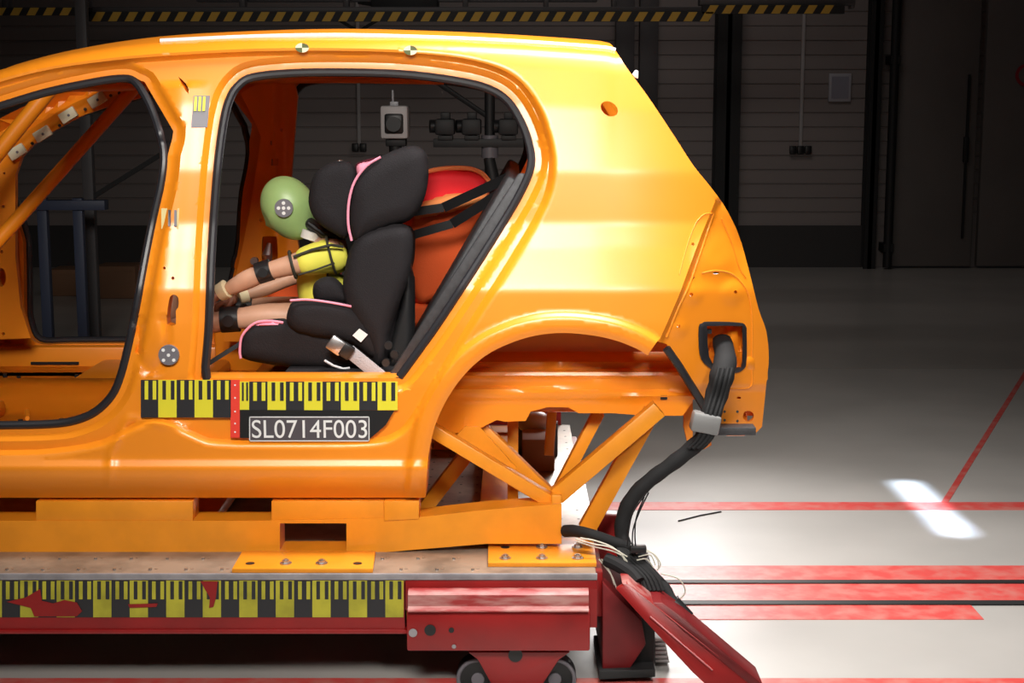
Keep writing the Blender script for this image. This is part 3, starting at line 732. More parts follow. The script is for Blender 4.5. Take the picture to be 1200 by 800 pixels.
# tailgate frame: cross members top and bottom, rear flange on both sides
bm = NB(); a = P(722, 62, 4.6); box(bm, a.x-.12, a.x-.005, 4.62, 2*YM-4.62, a.z-.06, a.z-.01, .01); obj('roof_header', bm, ORANGE, car)
bm = NB(); a = P(880, 470, 4.55); box(bm, a.x-.07, a.x+.0, 4.6, 2*YM-4.6, a.z-.12, a.z+.10, .01); obj('tail_panel', bm, ORANGE, car)
for sgn in (0, 1):
    bm = NB(); pts = []
    rp = rear[::3]
    A = []; B = []
    for u, v in rp:
        y = float(ybody(np.array([u]), np.array([v]))[0]); p = P(u-1.5, v, y+.012); q = p+Vector((-.035, .11, -.01))
        if sgn: p.y = 2*YM-p.y; q.y = 2*YM-q.y
        A.append(p); B.append(q)
    va = [bm.verts.new(p) for p in A]; vb = [bm.verts.new(p) for p in B]; vc = [bm.verts.new(p+Vector((-.03, 0, 0))) for p in B]; vd = [bm.verts.new(p+Vector((-.05, 0, 0))) for p in A]
    for i in range(len(A)-1):
        for X_, Y_ in ((va, vb), (vb, vc), (vc, vd), (vd, va)): bm.faces.new((X_[i], X_[i+1], Y_[i+1], Y_[i]))
    bm.faces.new((va[0], vb[0], vc[0], vd[0])); bm.faces.new((va[-1], vd[-1], vc[-1], vb[-1]))
    bmesh.ops.recalc_face_normals(bm, faces=bm.faces); obj('tail_flange', bm, ORANGE, car)
# lamp pocket ridges: drip channel, bright seam
bm = NB()
def onbody(u, v, off=0): return P(u, v, float(ybody(np.array([u], float), np.array([v], float))[0])-off)
tube(bm, [onbody(u, v, .002) for u, v in resamp([(836, 250), (823, 290), (812, 322), (806, 338), (795, 360), (781, 395)], 5, False)], .004, 8)
tube(bm, [onbody(u, v, .0) for u, v in spl([(836, 250), (825, 251), (815, 262), (806, 285), (799, 310), (796, 322)], 4)], .0022, 6)
obj('lamp_pocket_seam', bm, ORANGE, car)
bm = NB(); tube(bm, [onbody(u, v, .0) for u, v in spl([(822, 320), (838, 317), (856, 320), (868, 330), (877, 345), (881, 370), (881, 430), (880, 452), (862, 455), (842, 454)], 4)], .003, 6)
tube(bm, [onbody(u, v, .0) for u, v in spl([(846, 256), (858, 285), (866, 312), (874, 325)], 4)], .003, 6)
obj('lamp_pocket_bead', bm, ORANGE, car)
bm = NB(); pprism(bm, [(888, 386), (899, 392), (900, 445), (892, 449)], 4.62, .05, bev=.002); obj('tail_corner', bm, ORANGE, car)
# grommet frame in lamp pocket
yl = float(ybody(np.array([850.]), np.array([405.]))[0])-.008
gout = spl([(819, 384), (823, 379), (830, 377), (866, 378), (874, 382), (875, 392), (875, 422), (872, 432), (862, 437), (843, 437), (828, 428), (820, 415)], 3, closed=True)
bm = plate(gout, [lamp_hole], lambda u, v: ybody(u, v)-.007-.005*np.sin(np.clip(dist(u, v, gout)/9, 0, 1)*math.pi), 2.5, .012); obj('grommet_frame', bm, RUBBER, car)
bm = NB(); pprism(bm, [(826, 386), (834, 386), (834, 391), (826, 391)], yl-.014, .012); obj('grommet_clip', bm, BLACK, car)
bm = plate([(815, 370), (885, 370), (885, 445), (815, 445)], [], lambda u, v: 4.53+.03*np.sin(u/6.)*np.cos(v/9.), 4, .01); obj('lamp_panel', bm, ORANGE, car)
# black seal on the lower tail edge and bumper bracket rail
bm = NB(); tube(bm, [onbody(u, v, .004) for u, v in [(781, 408), (795, 428), (812, 455), (826, 478)]], .012, 8, flat=.7); obj('tail_edge_seal', bm, RUBBER, car)
bm = NB(); pprism(bm, [(838, 501), (886, 501), (886, 510), (838, 510)], yl+.0, .06, bev=.002); obj('bumper_bracket', bm, GREYTRIM, car)
bm = NB()
for u, v in ((849, 482), (849, 492), (864, 482), (864, 493)): disc(bm, onbody(u, v, 0), (0, -1, 0), .004, .002, 12)
obj('spot_weld', bm, GREYTRIM, car)
bm = NB(); pprism(bm, [(803, 445), (812, 450), (812, 518), (806, 522), (801, 500)], 4.6, .02, bev=.002); pprism(bm, [(812, 517), (832, 508), (834, 522), (824, 527)], 4.6, .02, bev=.002); obj('tow_bracket', bm, ORANGE, car)
# seals
def path3(px, off, closed=True, step=8, mirror=False):
    r = []
    for u, v in resamp(px, step, closed):
        p = onbody(u, v, off)
        if mirror: p.y = 2*YM-p.y
        r.append(p)
    return r
def area2(p):
    p = np.array(p); return (p[:, 0]*np.roll(p[:, 1], -1)-np.roll(p[:, 0], -1)*p[:, 1]).sum()
def seal_path(px, ins, off, closed, mir):
    base = resamp(px, 6, closed); sg = 1 if area2(px) > 0 else -1
    o = offset(base, -ins*sg, closed, 6.0); out = []
    for (u0, v0), (u, v) in zip(resamp(base, 6.0, closed), o):
        y = float(ybody(np.array([u0]), np.array([v0]))[0])+off; p = P(u, v, y)
        if mir: p.y = 2*YM-p.y
        out.append(p)
    return out
for mir in (False, True):
    bm = NB(); tube(bm, seal_path([(238, 445)]+rdoor[:-4]+[(478, 436), (472, 444)], 4.5, .006, False, mir), .013, 10)
    obj('door_seal', bm, RUBBER, car)
    bm = NB(); tube(bm, seal_path(fdoor_seal, 4.0, .004, True, mir), .0125, 10, closed=True)
    obj('door_seal', bm, RUBBER, car)
# floor, tunnel, sills, seat base, bulkheads
zfl = .62
bm = NB(); x0, x1 = -2.3, P(505, 500, 4.4).x
nx, ny = 70, 40; gr = []
for i in range(nx+1):
    row = []
    for j in range(ny+1):
        x = x0+(x1-x0)*i/nx; y = 4.40+(2*YM-8.80)*j/ny; s = abs(y-YM)
        z = zfl+.09*math.exp(-(s/.13)**4)+.008*math.sin(x*26)*(.18 < s < .55)+.05*max(0, (s-.68)/.1)
        row.append(bm.verts.new((x, y, z)))
    gr.append(row)
for i in range(nx):
    for j in range(ny): bm.faces.new((gr[i][j], gr[i+1][j], gr[i+1][j+1], gr[i][j+1]))
r = bmesh.ops.solidify(bm, geom=bm.faces[:], thickness=.006); bmesh.ops.recalc_face_normals(bm, faces=bm.faces)
obj('floor_pan', bm, ORANGE, car)
# box sections of both sills
for s in (1, -1):
    ya = 4.37 if s == 1 else 2*YM-4.37
    za = P(0, 502, 4.36).z-.004
    bm = NB(); y0, y1 = sorted((ya, ya+s*.09)); box(bm, x0, P(150, 500, 4.4).x, y0, y1, zfl-.06, za, .01)
    obj('door_sill', bm, ORANGE, car)
    zr = P(300, 443, 4.36).z-.003; y0, y1 = sorted((ya, ya+s*.12))
    bm = NB(); box(bm, P(140, 500, 4.4).x, P(478, 443, 4.36).x, y0, y1, zfl-.06, zr, .012); obj('door_sill', bm, ORANGE, car)
# seat crossmember & rear seat base
bm = NB(); xa = P(60, 450, 4.8).x; box(bm, P(25, 450, 5.2).x-.5, P(30, 450, 5.2).x, 4.5, 5.0, zfl, zfl+.06, .02); obj('seat_crossmember', bm, ORANGE, car)
bm = NB(); box(bm, P(40, 470, 5.0).x, P(40, 470, 5.0).x+.5, 5.35, 5.84, zfl, zfl+.05, .02); obj('seat_mount', bm, ORANGE, car)
bm = NB(); xa = P(285, 430, 4.6).x
prism(bm, [(xa-.12, 4.49, zfl-.01), (xa-.06, 4.49, zfl+.12), (xa+.05, 4.49, .80), (xa+.35, 4.49, .81), (xa+.52, 4.49, .78), (xa+.52, 4.49, zfl-.01)], (0, 1.36, 0), bev=.008); obj('seat_pan', bm, ORANGE, car)
for (u, v) in ((22, 443), (90, 441), (85, 450), (6, 440), (110, 482), (72, 493), (24, 494), (82, 470), (88, 470)):
    h = G(u, v, zfl+.012); bm = NB(); disc(bm, (h.x, h.y, zfl+.0), (0, 0, 1), .008, .02, 10); obj('floor_stud', bm, BLACK, car)
bm = NB(); tube(bm, [G(u, v, zfl+.012) for u, v in spl([(32, 490), (32, 475), (38, 468), (60, 467), (80, 469), (100, 476), (130, 476)], 4)], .008, 8); obj('floor_bead', bm, ORANGE, car)
bm = NB(); pprism(bm, [(36, 424), (92, 424), (92, 427), (36, 427)], 2*YM-4.365-.105, .006); obj('sill_slot', bm, BLACK, car)
# wheelhouse: tunnel following the arch lip and a ribbed inner panel
bm = NB(); YI = 4.60
A = [onbody(u, v, -.012) for u, v in arch]; rows = []
for p in A:
    rows.append([bm.verts.new(Vector((p.x, p.y+(YI-p.y)*k/4, p.z+(.025*math.sin(k/4*math.pi/2))))) for k in range(5)])
for i in range(len(rows)-1):
    for k in range(4): bm.faces.new((rows[i][k], rows[i+1][k], rows[i+1][k+1], rows[i][k+1]))
bmesh.ops.solidify(bm, geom=bm.faces[:], thickness=.004); bmesh.ops.recalc_face_normals(bm, faces=bm.faces)
obj('wheelhouse', bm, ORANGE, car)
inner = [(488, 505), (505, 440), (540, 400), (590, 378), (660, 370), (735, 378), (790, 395), (812, 430), (812, 470), (800, 487), (760, 487), (718, 484), (678, 484), (666, 477), (642, 477), (622, 482), (616, 493), (592, 494), (582, 492), (560, 503), (530, 508)]
def yin(u, v):
    Y = 4.60-.06*sstep((v-412)/14)-.035*sstep((v-432)/5)+.012*sstep((v-441)/4)-.02*sstep((v-453-.03*(u-600))/4)+.012*sstep((v-462)/10)
    Y = Y-.008*np.exp(-((u-700)/14)**2)*sstep((v-440)/8)
    Y = Y-.012*sstep(1-np.abs(u-655)/20)*(v > 418)*(v < 436)
    return Y+.03*sstep((560-u)/60)
bm = plate(inner, [], yin, 4, .04); obj('wheelhouse_panel', bm, ORANGE, car)
bm = NB(); box(bm, P(520, 480, 4.7).x, P(800, 480, 4.75).x, 4.66, 4.72, P(600, 480, 4.7).z, P(600, 455, 4.7).z, .006); obj('chassis_rail', bm, ORANGE, car)
bm = NB(); box(bm, P(480, 480, 4.7).x, P(860, 480, 4.75).x, 4.7, 2*YM-4.7, P(600, 468, 4.7).z, P(600, 464, 4.7).z, .002); obj('boot_floor', bm, ORANGE, car)
bm = plate(inner, [], lambda u, v: yin(u, v), 8, .04, mirror=YM); obj('wheelhouse_panel', bm, ORANGE, car)
bm = NB(); pprism(bm, [(774, 463), (782, 463), (782, 468), (774, 468)], 4.5, .01); obj('rail_slot_hole', bm, BLACK, car)
# rear of the sill closing panel under the arch
bm = NB(); a = P(498, 583, 4.36); pprism(bm, [(480, 583), (499, 583), (503, 528), (508, 505), (490, 500)], 4.375, .1, bev=.003); obj('sill_end', bm, ORANGE, car)
ap = [(-60, 215), (0, 173), (40, 148), (80, 124), (118, 106), (172, 100), (172, 113), (135, 122), (95, 136), (60, 155), (38, 170), (25, 184), (18, 205), (18, 300), (24, 360), (36, 396), (-60, 400)]
bm = plate(ap, [ell(2, 325, 5, 11), ell(4, 242, 2, 2, 8), ell(5, 203, 1.5, 1.5, 8), ell(2, 295, 2, 2, 8), ell(4, 391, 2, 2, 8)], lambda u, v: 5.735+.02*np.exp(-(dist(u, v, [(0, 190), (60, 146), (118, 116), (170, 106)], closed=False)/7)**2), 4, .03)
obj('windscreen_pillar', bm, ORANGE, car)
# far A pillar clips
for u, v in ((20, 178), (50, 157), (80, 135), (114, 117)):
    c = P(u, v, 5.715); bm = NB(); d = Vector((.8, 0, .48)).normalized()
    beam(bm, c-d*.032, c+d*.032, .04, .02, bev=.003); k = obj('roof_clip', bm, mat('clip_cream%d' % u, (.85, .78, .55), .5), car)
    bm = NB(); disc(bm, c+Vector((.004, -.01, 0)), (0, -1, 0), .005, .002, 10); obj('clip_screw', bm, GREYM, k)
for u, v in ((38, 168), (70, 147), (100, 128), (130, 112), (140, 109)):
    bm = NB(); disc(bm, P(u, v, 5.733), (0, -1, 0), .006, .004, 10); obj('pillar_hole', bm, BLACK, car)
# diagonal cage bars
bm = NB(); tube(bm, [P(160, 100, 5.6), P(-20, 302, 5.1), P(-120, 415, 4.85)], .024, 16); obj('cage_bar', bm, ORANGE, car)
bm = NB(); tube(bm, [P(62, 100, 5.5), P(-5, 182, 5.45), P(-90, 290, 5.4)], .028, 16); obj('cage_bar', bm, ORANGE, car)
bm = NB(); tube(bm, [P(-60, 125, 4.75), P(60, 103, 5.0), P(160, 102, 5.6)], .014, 12); obj('cage_bar', bm, ORANGE, car)
bm = NB(); tube(bm, [P(-250, 340, 4.5), (P(-250, 340, 4.5).x, YM, 1.25), (P(-250, 340, 4.5).x, 2*YM-4.5, P(-250, 340, 4.5).z)], .03, 12); obj('dash_tube', bm, ORANGE, car)
# far B pillar inner liner with slots
bp_o = spl([(282, 110), (300, 100), (345, 97), (345, 160), (341, 230), (352, 300), (360, 350), (358, 400)], 3)+[(262, 400), (270, 350), (284, 290), (292, 250), (300, 200), (306, 160), (290, 125)]
bp_h = [spl([(307, 282), (310, 277), (322, 277), (325, 282), (325, 315), (318, 322), (308, 315)], 2, closed=True), [(317, 165), (320, 165), (320, 170), (317, 170)], [(318, 186), (326, 186), (326, 194), (318, 194)], ell(306, 258, 2.2, 2.2, 8), ell(330, 152, 2, 2, 8)]
bm = plate(bp_o, bp_h, lambda u, v: 5.74-.03*np.exp(-((u-322-.02*(v-200))/9)**2), 3.5, .03); obj('pillar_liner', bm, ORANGE, car)
bm = NB(); tube(bm, [P(316, 285, 5.72), P(313, 298, 5.71), P(316, 312, 5.72)], [.008, .02, .008], 10); obj('belt_reel', bm, STEEL, car)
bm = NB(); disc(bm, P(299, 305, 5.7), (0, -1, 0), .014, .03, 12); obj('pillar_bolt', bm, STEEL, car)
bm = NB(); a = P(345, 97, 5.75); tube(bm, [P(275, 93, 5.72), P(400, 92, 5.72), P(520, 94, 5.74)], .017, 10); obj('roof_rail', bm, ORANGE, car)
# target markers on near side
def marker(u, v, r, name='target_marker', pat=None, m1=GREYM):
    c = onbody(u, v, .014); bm = NB(); disc(bm, c, (0, 1, 0), r, .012, 28); k = obj(name, bm, m1, car)
    bm = NB()
    for du, dv in pat:
        disc(bm, c+Vector((du*r, -.0005, dv*r)), (0, -1, 0), r*.17, .001, 12)
    obj('marker_dot', bm, WHITE, k)
marker(197.5, 416, .029, pat=[(0, 0), (.5, .5), (-.5, .5), (.5, -.5), (-.5, -.5)])
for u, v in ((354, 56), (481, 59)):
    bm = NB(); c = onbody(u, v, .003); r = .015
    for q in range(4):
        pts = [c]+[c+Vector((r*1.3*math.cos(t), 0, r*.9*math.sin(t))) for t in np.linspace(q*math.pi/2, (q+1)*math.pi/2, 7)]
        prism(bm, pts, (0, .006, 0), mi=q % 2)
    obj('roof_target', bm, [mat('target_green%d' % u, (.1, .12, .03), .5), mat('target_cream%d' % u, (.8, .8, .55), .5)], car)
# bar stickers on the B pillar
def sticker(pts, m, off=.002):
    bm = NB(); A = [onbody(u, v, off) for u, v in pts]; yy = min(p.y for p in A)
    for p in A: p.y += 0
    prism(bm, A, (0, .002, 0)); return bm
bm = NB()
def st_add(pts, mi, off):
    prism(bm, [onbody(u, v, off) for u, v in pts], (0, .002, 0), mi)
st_add([(227, 112), (246, 112), (243, 149), (224, 149)], 0, .003)
for i in range(3): st_add([(228+i*5, 113), (231+i*5, 113), (230+i*5, 130), (227+i*5, 130)], 1, .0045)
obj('pillar_sticker', bm, [GREYM, TYEL], car)
bm = NB()
st_add([(189, 244), (210, 244), (209, 268), (189, 268)], 0, .003)
for i in range(2): st_add([(197+i*7, 246), (200+i*7, 246), (200+i*7, 265), (197+i*7, 265)], 1, .0045)
obj('pillar_sticker', bm, [mat('pale_sticker', (.85, .72, .35), .5), GREYM], car)
# body scale banner
YB = 4.318
bm = NB()
ed = [165, 185.5, 207, 228, 249.5, 270.5]; scale_tape(bm, ed, ['k', 'y', 'k', 'y', 'k'], 445, 468, 489, YB)
pprism(bm, [(270, 445), (281, 445), (281, 512.5), (270, 512.5)], YB, .001, 2)
ed = [281, 292, 313.5, 335, 356.5, 378, 399.5, 421, 442.5, 466]; scale_tape(bm, ed, ['y', 'k', 'y', 'k', 'y', 'k', 'y', 'k', 'y'], 447, 469.5, 480.5, YB)
obj('scale_banner', bm, [TBLK, TYEL, TRED], car, sharp=0)
bm = NB(); pprism(bm, [(281, 480), (462, 481), (452, 498), (432, 515), (281, 513)], YB-.0005, .001); obj('banner_strip', bm, BLACK, car)
bm = NB()
for v in (451, 466, 482, 496, 506): disc(bm, P(275.5, v, YB), (0, -1, 0), .0025, .001, 10)
obj('banner_rivet', bm, WHITE, car)
np_ = [(292, 517), (433, 517), (433, 488), (292, 488)]
bm = NB(); pprism(bm, np_, YB-.002, .001, 0)
def frame_px(bm, u0, u1, v0, v1, w_, Y, mi):
    for q in ([(u0, v1), (u1, v1), (u1, v1-w_), (u0, v1-w_)], [(u0, v0+w_), (u1, v0+w_), (u1, v0), (u0, v0)], [(u0, v1), (u0+w_, v1), (u0+w_, v0), (u0, v0)], [(u1-w_, v1), (u1, v1), (u1, v0), (u1-w_, v0)]):
        pprism(bm, q, Y, .0008, mi)
frame_px(bm, 292, 433, 488, 517, 1.1, YB-.003, 1)
npo = obj('test_number_plate', bm, [mat('plate_grey', (.075, .065, .075), .5), WHITE], car, sharp=0)
a = P(295.5, 513, YB-.0025); b = P(430, 492, YB-.0025)
bm = text_bm('SL0714F003', .05, (a.x, a.y, a.z), target_w=b.x-a.x, target_h=b.z-a.z); obj('lettering', bm, WHITE, npo, sharp=0)

# ------------------------------------------------------------------ rear bench
bench = thing('bench_seat', 'dark grey rear bench backrest leaning behind the child seats', 'car seat', (P(500, 440, 5).x, YM, .82))
def slab(px, Y0, Y1, m, name, bev=.012, parent=bench):
    bm = NB(); pts = [P(u, v, Y0) for u, v in px]; prism(bm, pts, (0, Y1-Y0, 0), bev=bev); return obj(name, bm, m, parent)
slab([(455, 440), (470, 446), (628, 205), (608, 203)], 4.46, 4.50, GREYTRIM, 'side_trim', .008)
slab([(462, 436), (490, 442), (612, 215), (596, 205)], 4.50, 5.84, GREYTRIM, 'backrest', .012)
slab([(333, 434), (470, 434), (472, 444), (333, 444)], 4.5, 5.84, FABRIC, 'seat_cushion', .01)
bm = NB()
for u, v in ((452, 425), (462, 415), (468, 430), (447, 436), (455, 405)):
    c = P(u, v, 4.49); disc(bm, c, (0, 1, 0), .012, .02, 10)
obj('latch', bm, BLACK, bench)

# ------------------------------------------------------------------ black child seat
YCs = 4.78
cs = thing('child_seat', 'black child car seat with pink piping and large head wings, nearest the camera', 'child seat', (P(400, 435, YCs).x, YCs, .84))
def pad(name, px, Y, half, edge, m, parent, sub=4, step=4):
    return obj(name, pillow(spl(px, sub, closed=True), Y, half, edge, step), m, parent, sharp=60)
base_px = [(281, 412), (283, 392), (297, 379), (320, 374), (345, 376), (385, 388), (420, 398), (445, 415), (450, 432), (430, 438), (390, 434), (340, 430), (300, 424), (284, 419)]
for Y, nm in ((4.60, 'seat_bolster'), (4.98, 'seat_bolster')): pad(nm, base_px, Y, .045, 14, FABRIC, cs)
pad('seat_pad', [(288, 410), (295, 385), (330, 372), (400, 380), (445, 400), (450, 430), (340, 428)], 4.79, .17, 12, FABRIC, cs)
thigh = [(338, 362), (345, 353), (370, 350), (400, 354), (420, 362), (438, 385), (446, 412), (436, 420), (410, 402), (370, 395), (345, 388), (336, 376)]
for Y, nm in ((4.56, 'thigh_wing'), (5.0, 'thigh_wing')): pad(nm, thigh, Y, .04, 14, FABRIC, cs)
pad('armrest', [(367, 335), (376, 326), (390, 325), (402, 335), (410, 352), (395, 356), (370, 352)], 4.58, .035, 12, FABRIC, cs)
back = [(412, 288), (425, 272), (455, 262), (476, 264), (484, 280), (480, 320), (470, 350), (458, 385), (452, 420), (440, 430), (430, 400), (412, 370), (402, 345), (404, 315)]
for Y, nm in ((4.56, 'side_wing'), (5.0, 'side_wing')): pad(nm, back, Y, .05, 18, FABRIC, cs)
pad('backrest', [(425, 280), (470, 268), (484, 290), (476, 350), (462, 425), (440, 430), (425, 380), (418, 330)], 4.78, .2, 16, FABRIC, cs)
pad('back_shell', [(470, 300), (484, 320), (486, 360), (484, 410), (470, 436), (450, 432), (455, 400), (468, 350)], 4.66, .08, 8, BLACK, cs)
hw = [(410, 245), (412, 222), (422, 203), (440, 187), (462, 176), (480, 171), (494, 174), (501, 186), (501, 215), (494, 240), (480, 258), (455, 266), (430, 277), (418, 283), (411, 270)]
for Y, nm in ((4.56, 'head_wing'), (4.98, 'head_wing')): pad(nm, hw, Y, .05, 22, FABRIC, cs)
hp = [(363, 222), (368, 205), (380, 194), (395, 189), (410, 190), (418, 205), (416, 240), (410, 270), (404, 279), (388, 272), (370, 258), (362, 240)]
for Y, nm in ((4.60, 'head_pad'), (4.95, 'head_pad')): pad(nm, hp, Y, .035, 16, FABRIC, cs)
pad('head_support', [(420, 215), (445, 190), (480, 178), (494, 190), (490, 240), (465, 262), (428, 270)], 4.77, .19, 14, MAROON, cs)
bm = NB(); tube(bm, [P(u, v, 4.525) for u, v in spl([(412, 282), (408, 262), (409, 235), (416, 212), (430, 194), (446, 184)], 4)], [.004]*21, 8); obj('head_wing_piping', bm, PINK, cs)
pad('pink_panel', [(420, 192), (447, 189), (440, 196), (424, 211), (419, 206)], 4.58, .02, 5, PINK, cs, step=3)
bm = pillow(spl([(416, 196), (425, 188), (460, 181), (470, 183), (445, 192), (425, 210)], 3, closed=True), 4.70, .03, 5, 3); obj('head_lining', bm, MAROON, cs)
bm = pillow(spl([(468, 176), (480, 171), (493, 173), (501, 184), (500, 192), (492, 180), (478, 178)], 3, closed=True), 4.585, .048, 4, 3); obj('head_wing_crown', bm, GREYTRIM, cs)
bm = NB(); tube(bm, [P(u, v, 4.565) for u, v in spl([(282, 420), (281, 410), (284, 393), (298, 379), (315, 376), (332, 378)], 4)], .004, 8)
obj('seat_piping', bm, PINK, cs)
bm = NB(); tube(bm, [P(u, v, 4.525) for u, v in spl([(340, 352), (360, 351), (385, 354), (412, 359)], 4)], .0035, 8)
obj('thigh_piping', bm, PINK, cs)
pad('pink_panel', [(300, 380), (318, 376), (335, 379), (325, 382), (308, 383)], 4.57, .012, 3, PINK, cs, step=3)
bm = NB(); pprism(bm, [(413, 393), (421, 385), (431, 392), (423, 401)], 4.512, .003); obj('white_label', bm, WHITE, cs)
bm = NB(); tube(bm, [P(392, 193, 4.62), P(399, 190, 4.62), P(405, 192, 4.62)], .008, 8); disc(bm, P(396, 194, 4.6), (0, -1, 0), .01, .01, 12); obj('belt_guide', bm, STEEL, cs)
# buckle and belt
bt = thing('seat_belt', 'silver grey seat belt strap with buckle pulled down beside the black child seat', 'seat belt', P(450, 443, 4.5))
bm = NB(); beam(bm, P(409, 411, 4.515), P(452, 446, 4.48), .04, .004, bev=.001); obj('strap', bm, BLUEG, bt)
bm = NB(); beam(bm, P(386, 399, 4.50), P(402, 410, 4.50), .045, .02, bev=.005); obj('buckle', bm, STEEL, bt)
bm = NB(); beam(bm, P(400, 407, 4.50), P(412, 415, 4.505), .042, .024, bev=.004); obj('buckle_tongue', bm, BLACK, bt)
bm = NB(); tube(bm, [P(380, 422, 4.53), P(390, 428, 4.53), P(402, 432, 4.53), P(410, 431, 4.53)], .004, 8); obj('hook', bm, LIGHTG, bt)
bm = NB(); beam(bm, P(236, 431, 4.53), P(282, 402, 4.6), .012, .03); tag(obj('belt_webbing', bm, BLACK), 'black belt webbing running forward under the front of the child seat', 'seat belt')

# ------------------------------------------------------------------ orange child seat
oc = thing('child_seat', 'orange and red child car seat on the far side of the rear bench', 'child seat', (P(450, 400, 5.4).x, 5.4, .84))
pad('backrest', [(482, 235), (520, 215), (560, 215), (575, 240), (560, 280), (540, 320), (520, 350), (490, 360), (475, 330), (470, 280)], 5.35, .17, 12, ORFAB, oc)
pad('head_rest', [(486, 222), (492, 205), (512, 198), (545, 198), (566, 204), (575, 216), (566, 240), (530, 250), (492, 244)], 5.3, .15, 10, REDFAB, oc)
pad('head_band', [(482, 240), (500, 232), (530, 224), (566, 222), (574, 232), (560, 242), (500, 256), (484, 256)], 5.24, .13, 8, ORFAB2, oc)
bm = NB(); tube(bm, [P(u, v, 5.2) for u, v in spl([(488, 214), (496, 204), (515, 198), (545, 197), (563, 202), (573, 212)], 4)], .008, 8); obj('head_rest_piping', bm, ORFAB2, oc)
pad('side_bolster', [(312, 358), (318, 335), (330, 312), (352, 292), (385, 285), (400, 300), (395, 350), (370, 362), (330, 364)], 5.25, .05, 10, ORFAB, oc)
pad('seat_base', [(310, 372), (330, 355), (420, 350), (520, 355), (520, 385), (320, 385)], 5.38, .18, 8, ORFAB, oc)
for i, (a, b, c) in enumerate((((478, 249), (520, 243), (600, 206)), ((478, 277), (530, 262), (606, 214)))):
    bm = NB(); pts = [P(a[0], a[1], 5.05), P(b[0], b[1], 5.05), P(c[0], c[1], 4.95)]
    bm2 = beam(bm, pts[0], pts[1], .028, .006); beam(bm2, pts[1], pts[2], .032, .006)
    tag(obj('tether_strap', bm, BLACK), ['upper black strap crossing the orange child seat', 'lower black strap crossing the orange child seat'][i], 'strap')

# ------------------------------------------------------------------ dummy
dm = thing('crash_test_dummy', 'child crash test dummy with green head and yellow shirt leaning forward in the black seat', 'crash test dummy', (P(400, 400, 4.78).x, 4.78, .9))
def D(u, v, y): return P(u, v, y)
V_ = [D(392, 368, 4.78), D(380, 343, 4.78), D(380, 318, 4.78), D(384, 297, 4.78), D(376, 279, 4.775), D(366, 270, 4.77),   # 0-5 pelvis..neck
      D(392, 298, 4.66), D(350, 308, 4.64), D(313, 318, 4.64), D(290, 327, 4.645), D(264, 341, 4.66),                    # 6-10 near arm
      D(388, 300, 4.90), D(362, 316, 4.93), D(334, 328, 4.92), D(310, 337, 4.9), D(282, 346, 4.87),                     # 11-15 far arm
      D(392, 376, 4.70), D(345, 372, 4.68), D(312, 370, 4.67), D(272, 374, 4.67), D(245, 379, 4.67), D(196, 382, 4.67),   # 16-21 near leg
      D(392, 372, 4.86), D(350, 364, 4.88), D(318, 362, 4.89), D(286, 361, 4.89), D(255, 366, 4.89), D(214, 371, 4.89)]   # 22-27 far leg
E_ = [(0, 1), (1, 2), (2, 3), (3, 4), (4, 5), (3, 6), (6, 7), (7, 8), (8, 9), (9, 10), (3, 11), (11, 12), (12, 13), (13, 14), (14, 15),
      (0, 16), (16, 17), (17, 18), (18, 19), (19, 20), (20, 21), (0, 22), (22, 23), (23, 24), (24, 25), (25, 26), (26, 27)]
R_ = [.085, .08, .085, .075, .034, .032, .045, .036, .028, .033, .022, .045, .034, .026, .03, .021,
      .06, .05, .044, .033, .036, .024, .06, .05, .044, .033, .036, .024]
skin('body', V_, E_, R_, SKIN, dm)
# shirt over torso and upper arms
VS = [V_[0], V_[1], V_[2], V_[3], V_[4]+Vector((.005, 0, -.01)), V_[6], D(368, 303, 4.645), D(344, 310, 4.64), V_[11], D(372, 310, 4.92), D(356, 319, 4.93)]
skin('shirt', VS, [(0, 1), (1, 2), (2, 3), (3, 4), (3, 5), (5, 6), (6, 7), (3, 8), (8, 9), (9, 10)], [.098, .095, .098, .086, .042, .057, .052, .046, .056, .05, .045], YELLOW, dm)
bm = NB()
def ring(bm, c, ax, r, tr=.004, mi=0, n=28):
    q = Vector(ax).normalized().to_track_quat('Z', 'Y'); tube(bm, [Vector(c)+q @ Vector((math.cos(a)*r, math.sin(a)*r, 0)) for a in np.linspace(0, 2*math.pi, n, endpoint=False)], tr, 6, closed=True, mi=mi)
ax = V_[8]-V_[6]
ring(bm, D(343, 310, 4.64), ax, .041, .005)
tube(bm, [D(344, 301, 4.605), D(365, 293, 4.6), D(388, 287, 4.6), D(402, 289, 4.62)], .0045, 8)
ring(bm, D(388, 299, 4.66), ax, .057, .004)
tube(bm, [D(350, 322, 4.61), D(370, 316, 4.6), D(392, 308, 4.61)], .003, 8)
tube(bm, [D(386, 308, 4.68), D(384, 322, 4.675), D(383, 338, 4.68)], .004, 8)
obj('shirt_trim', bm, STRIPE, dm)
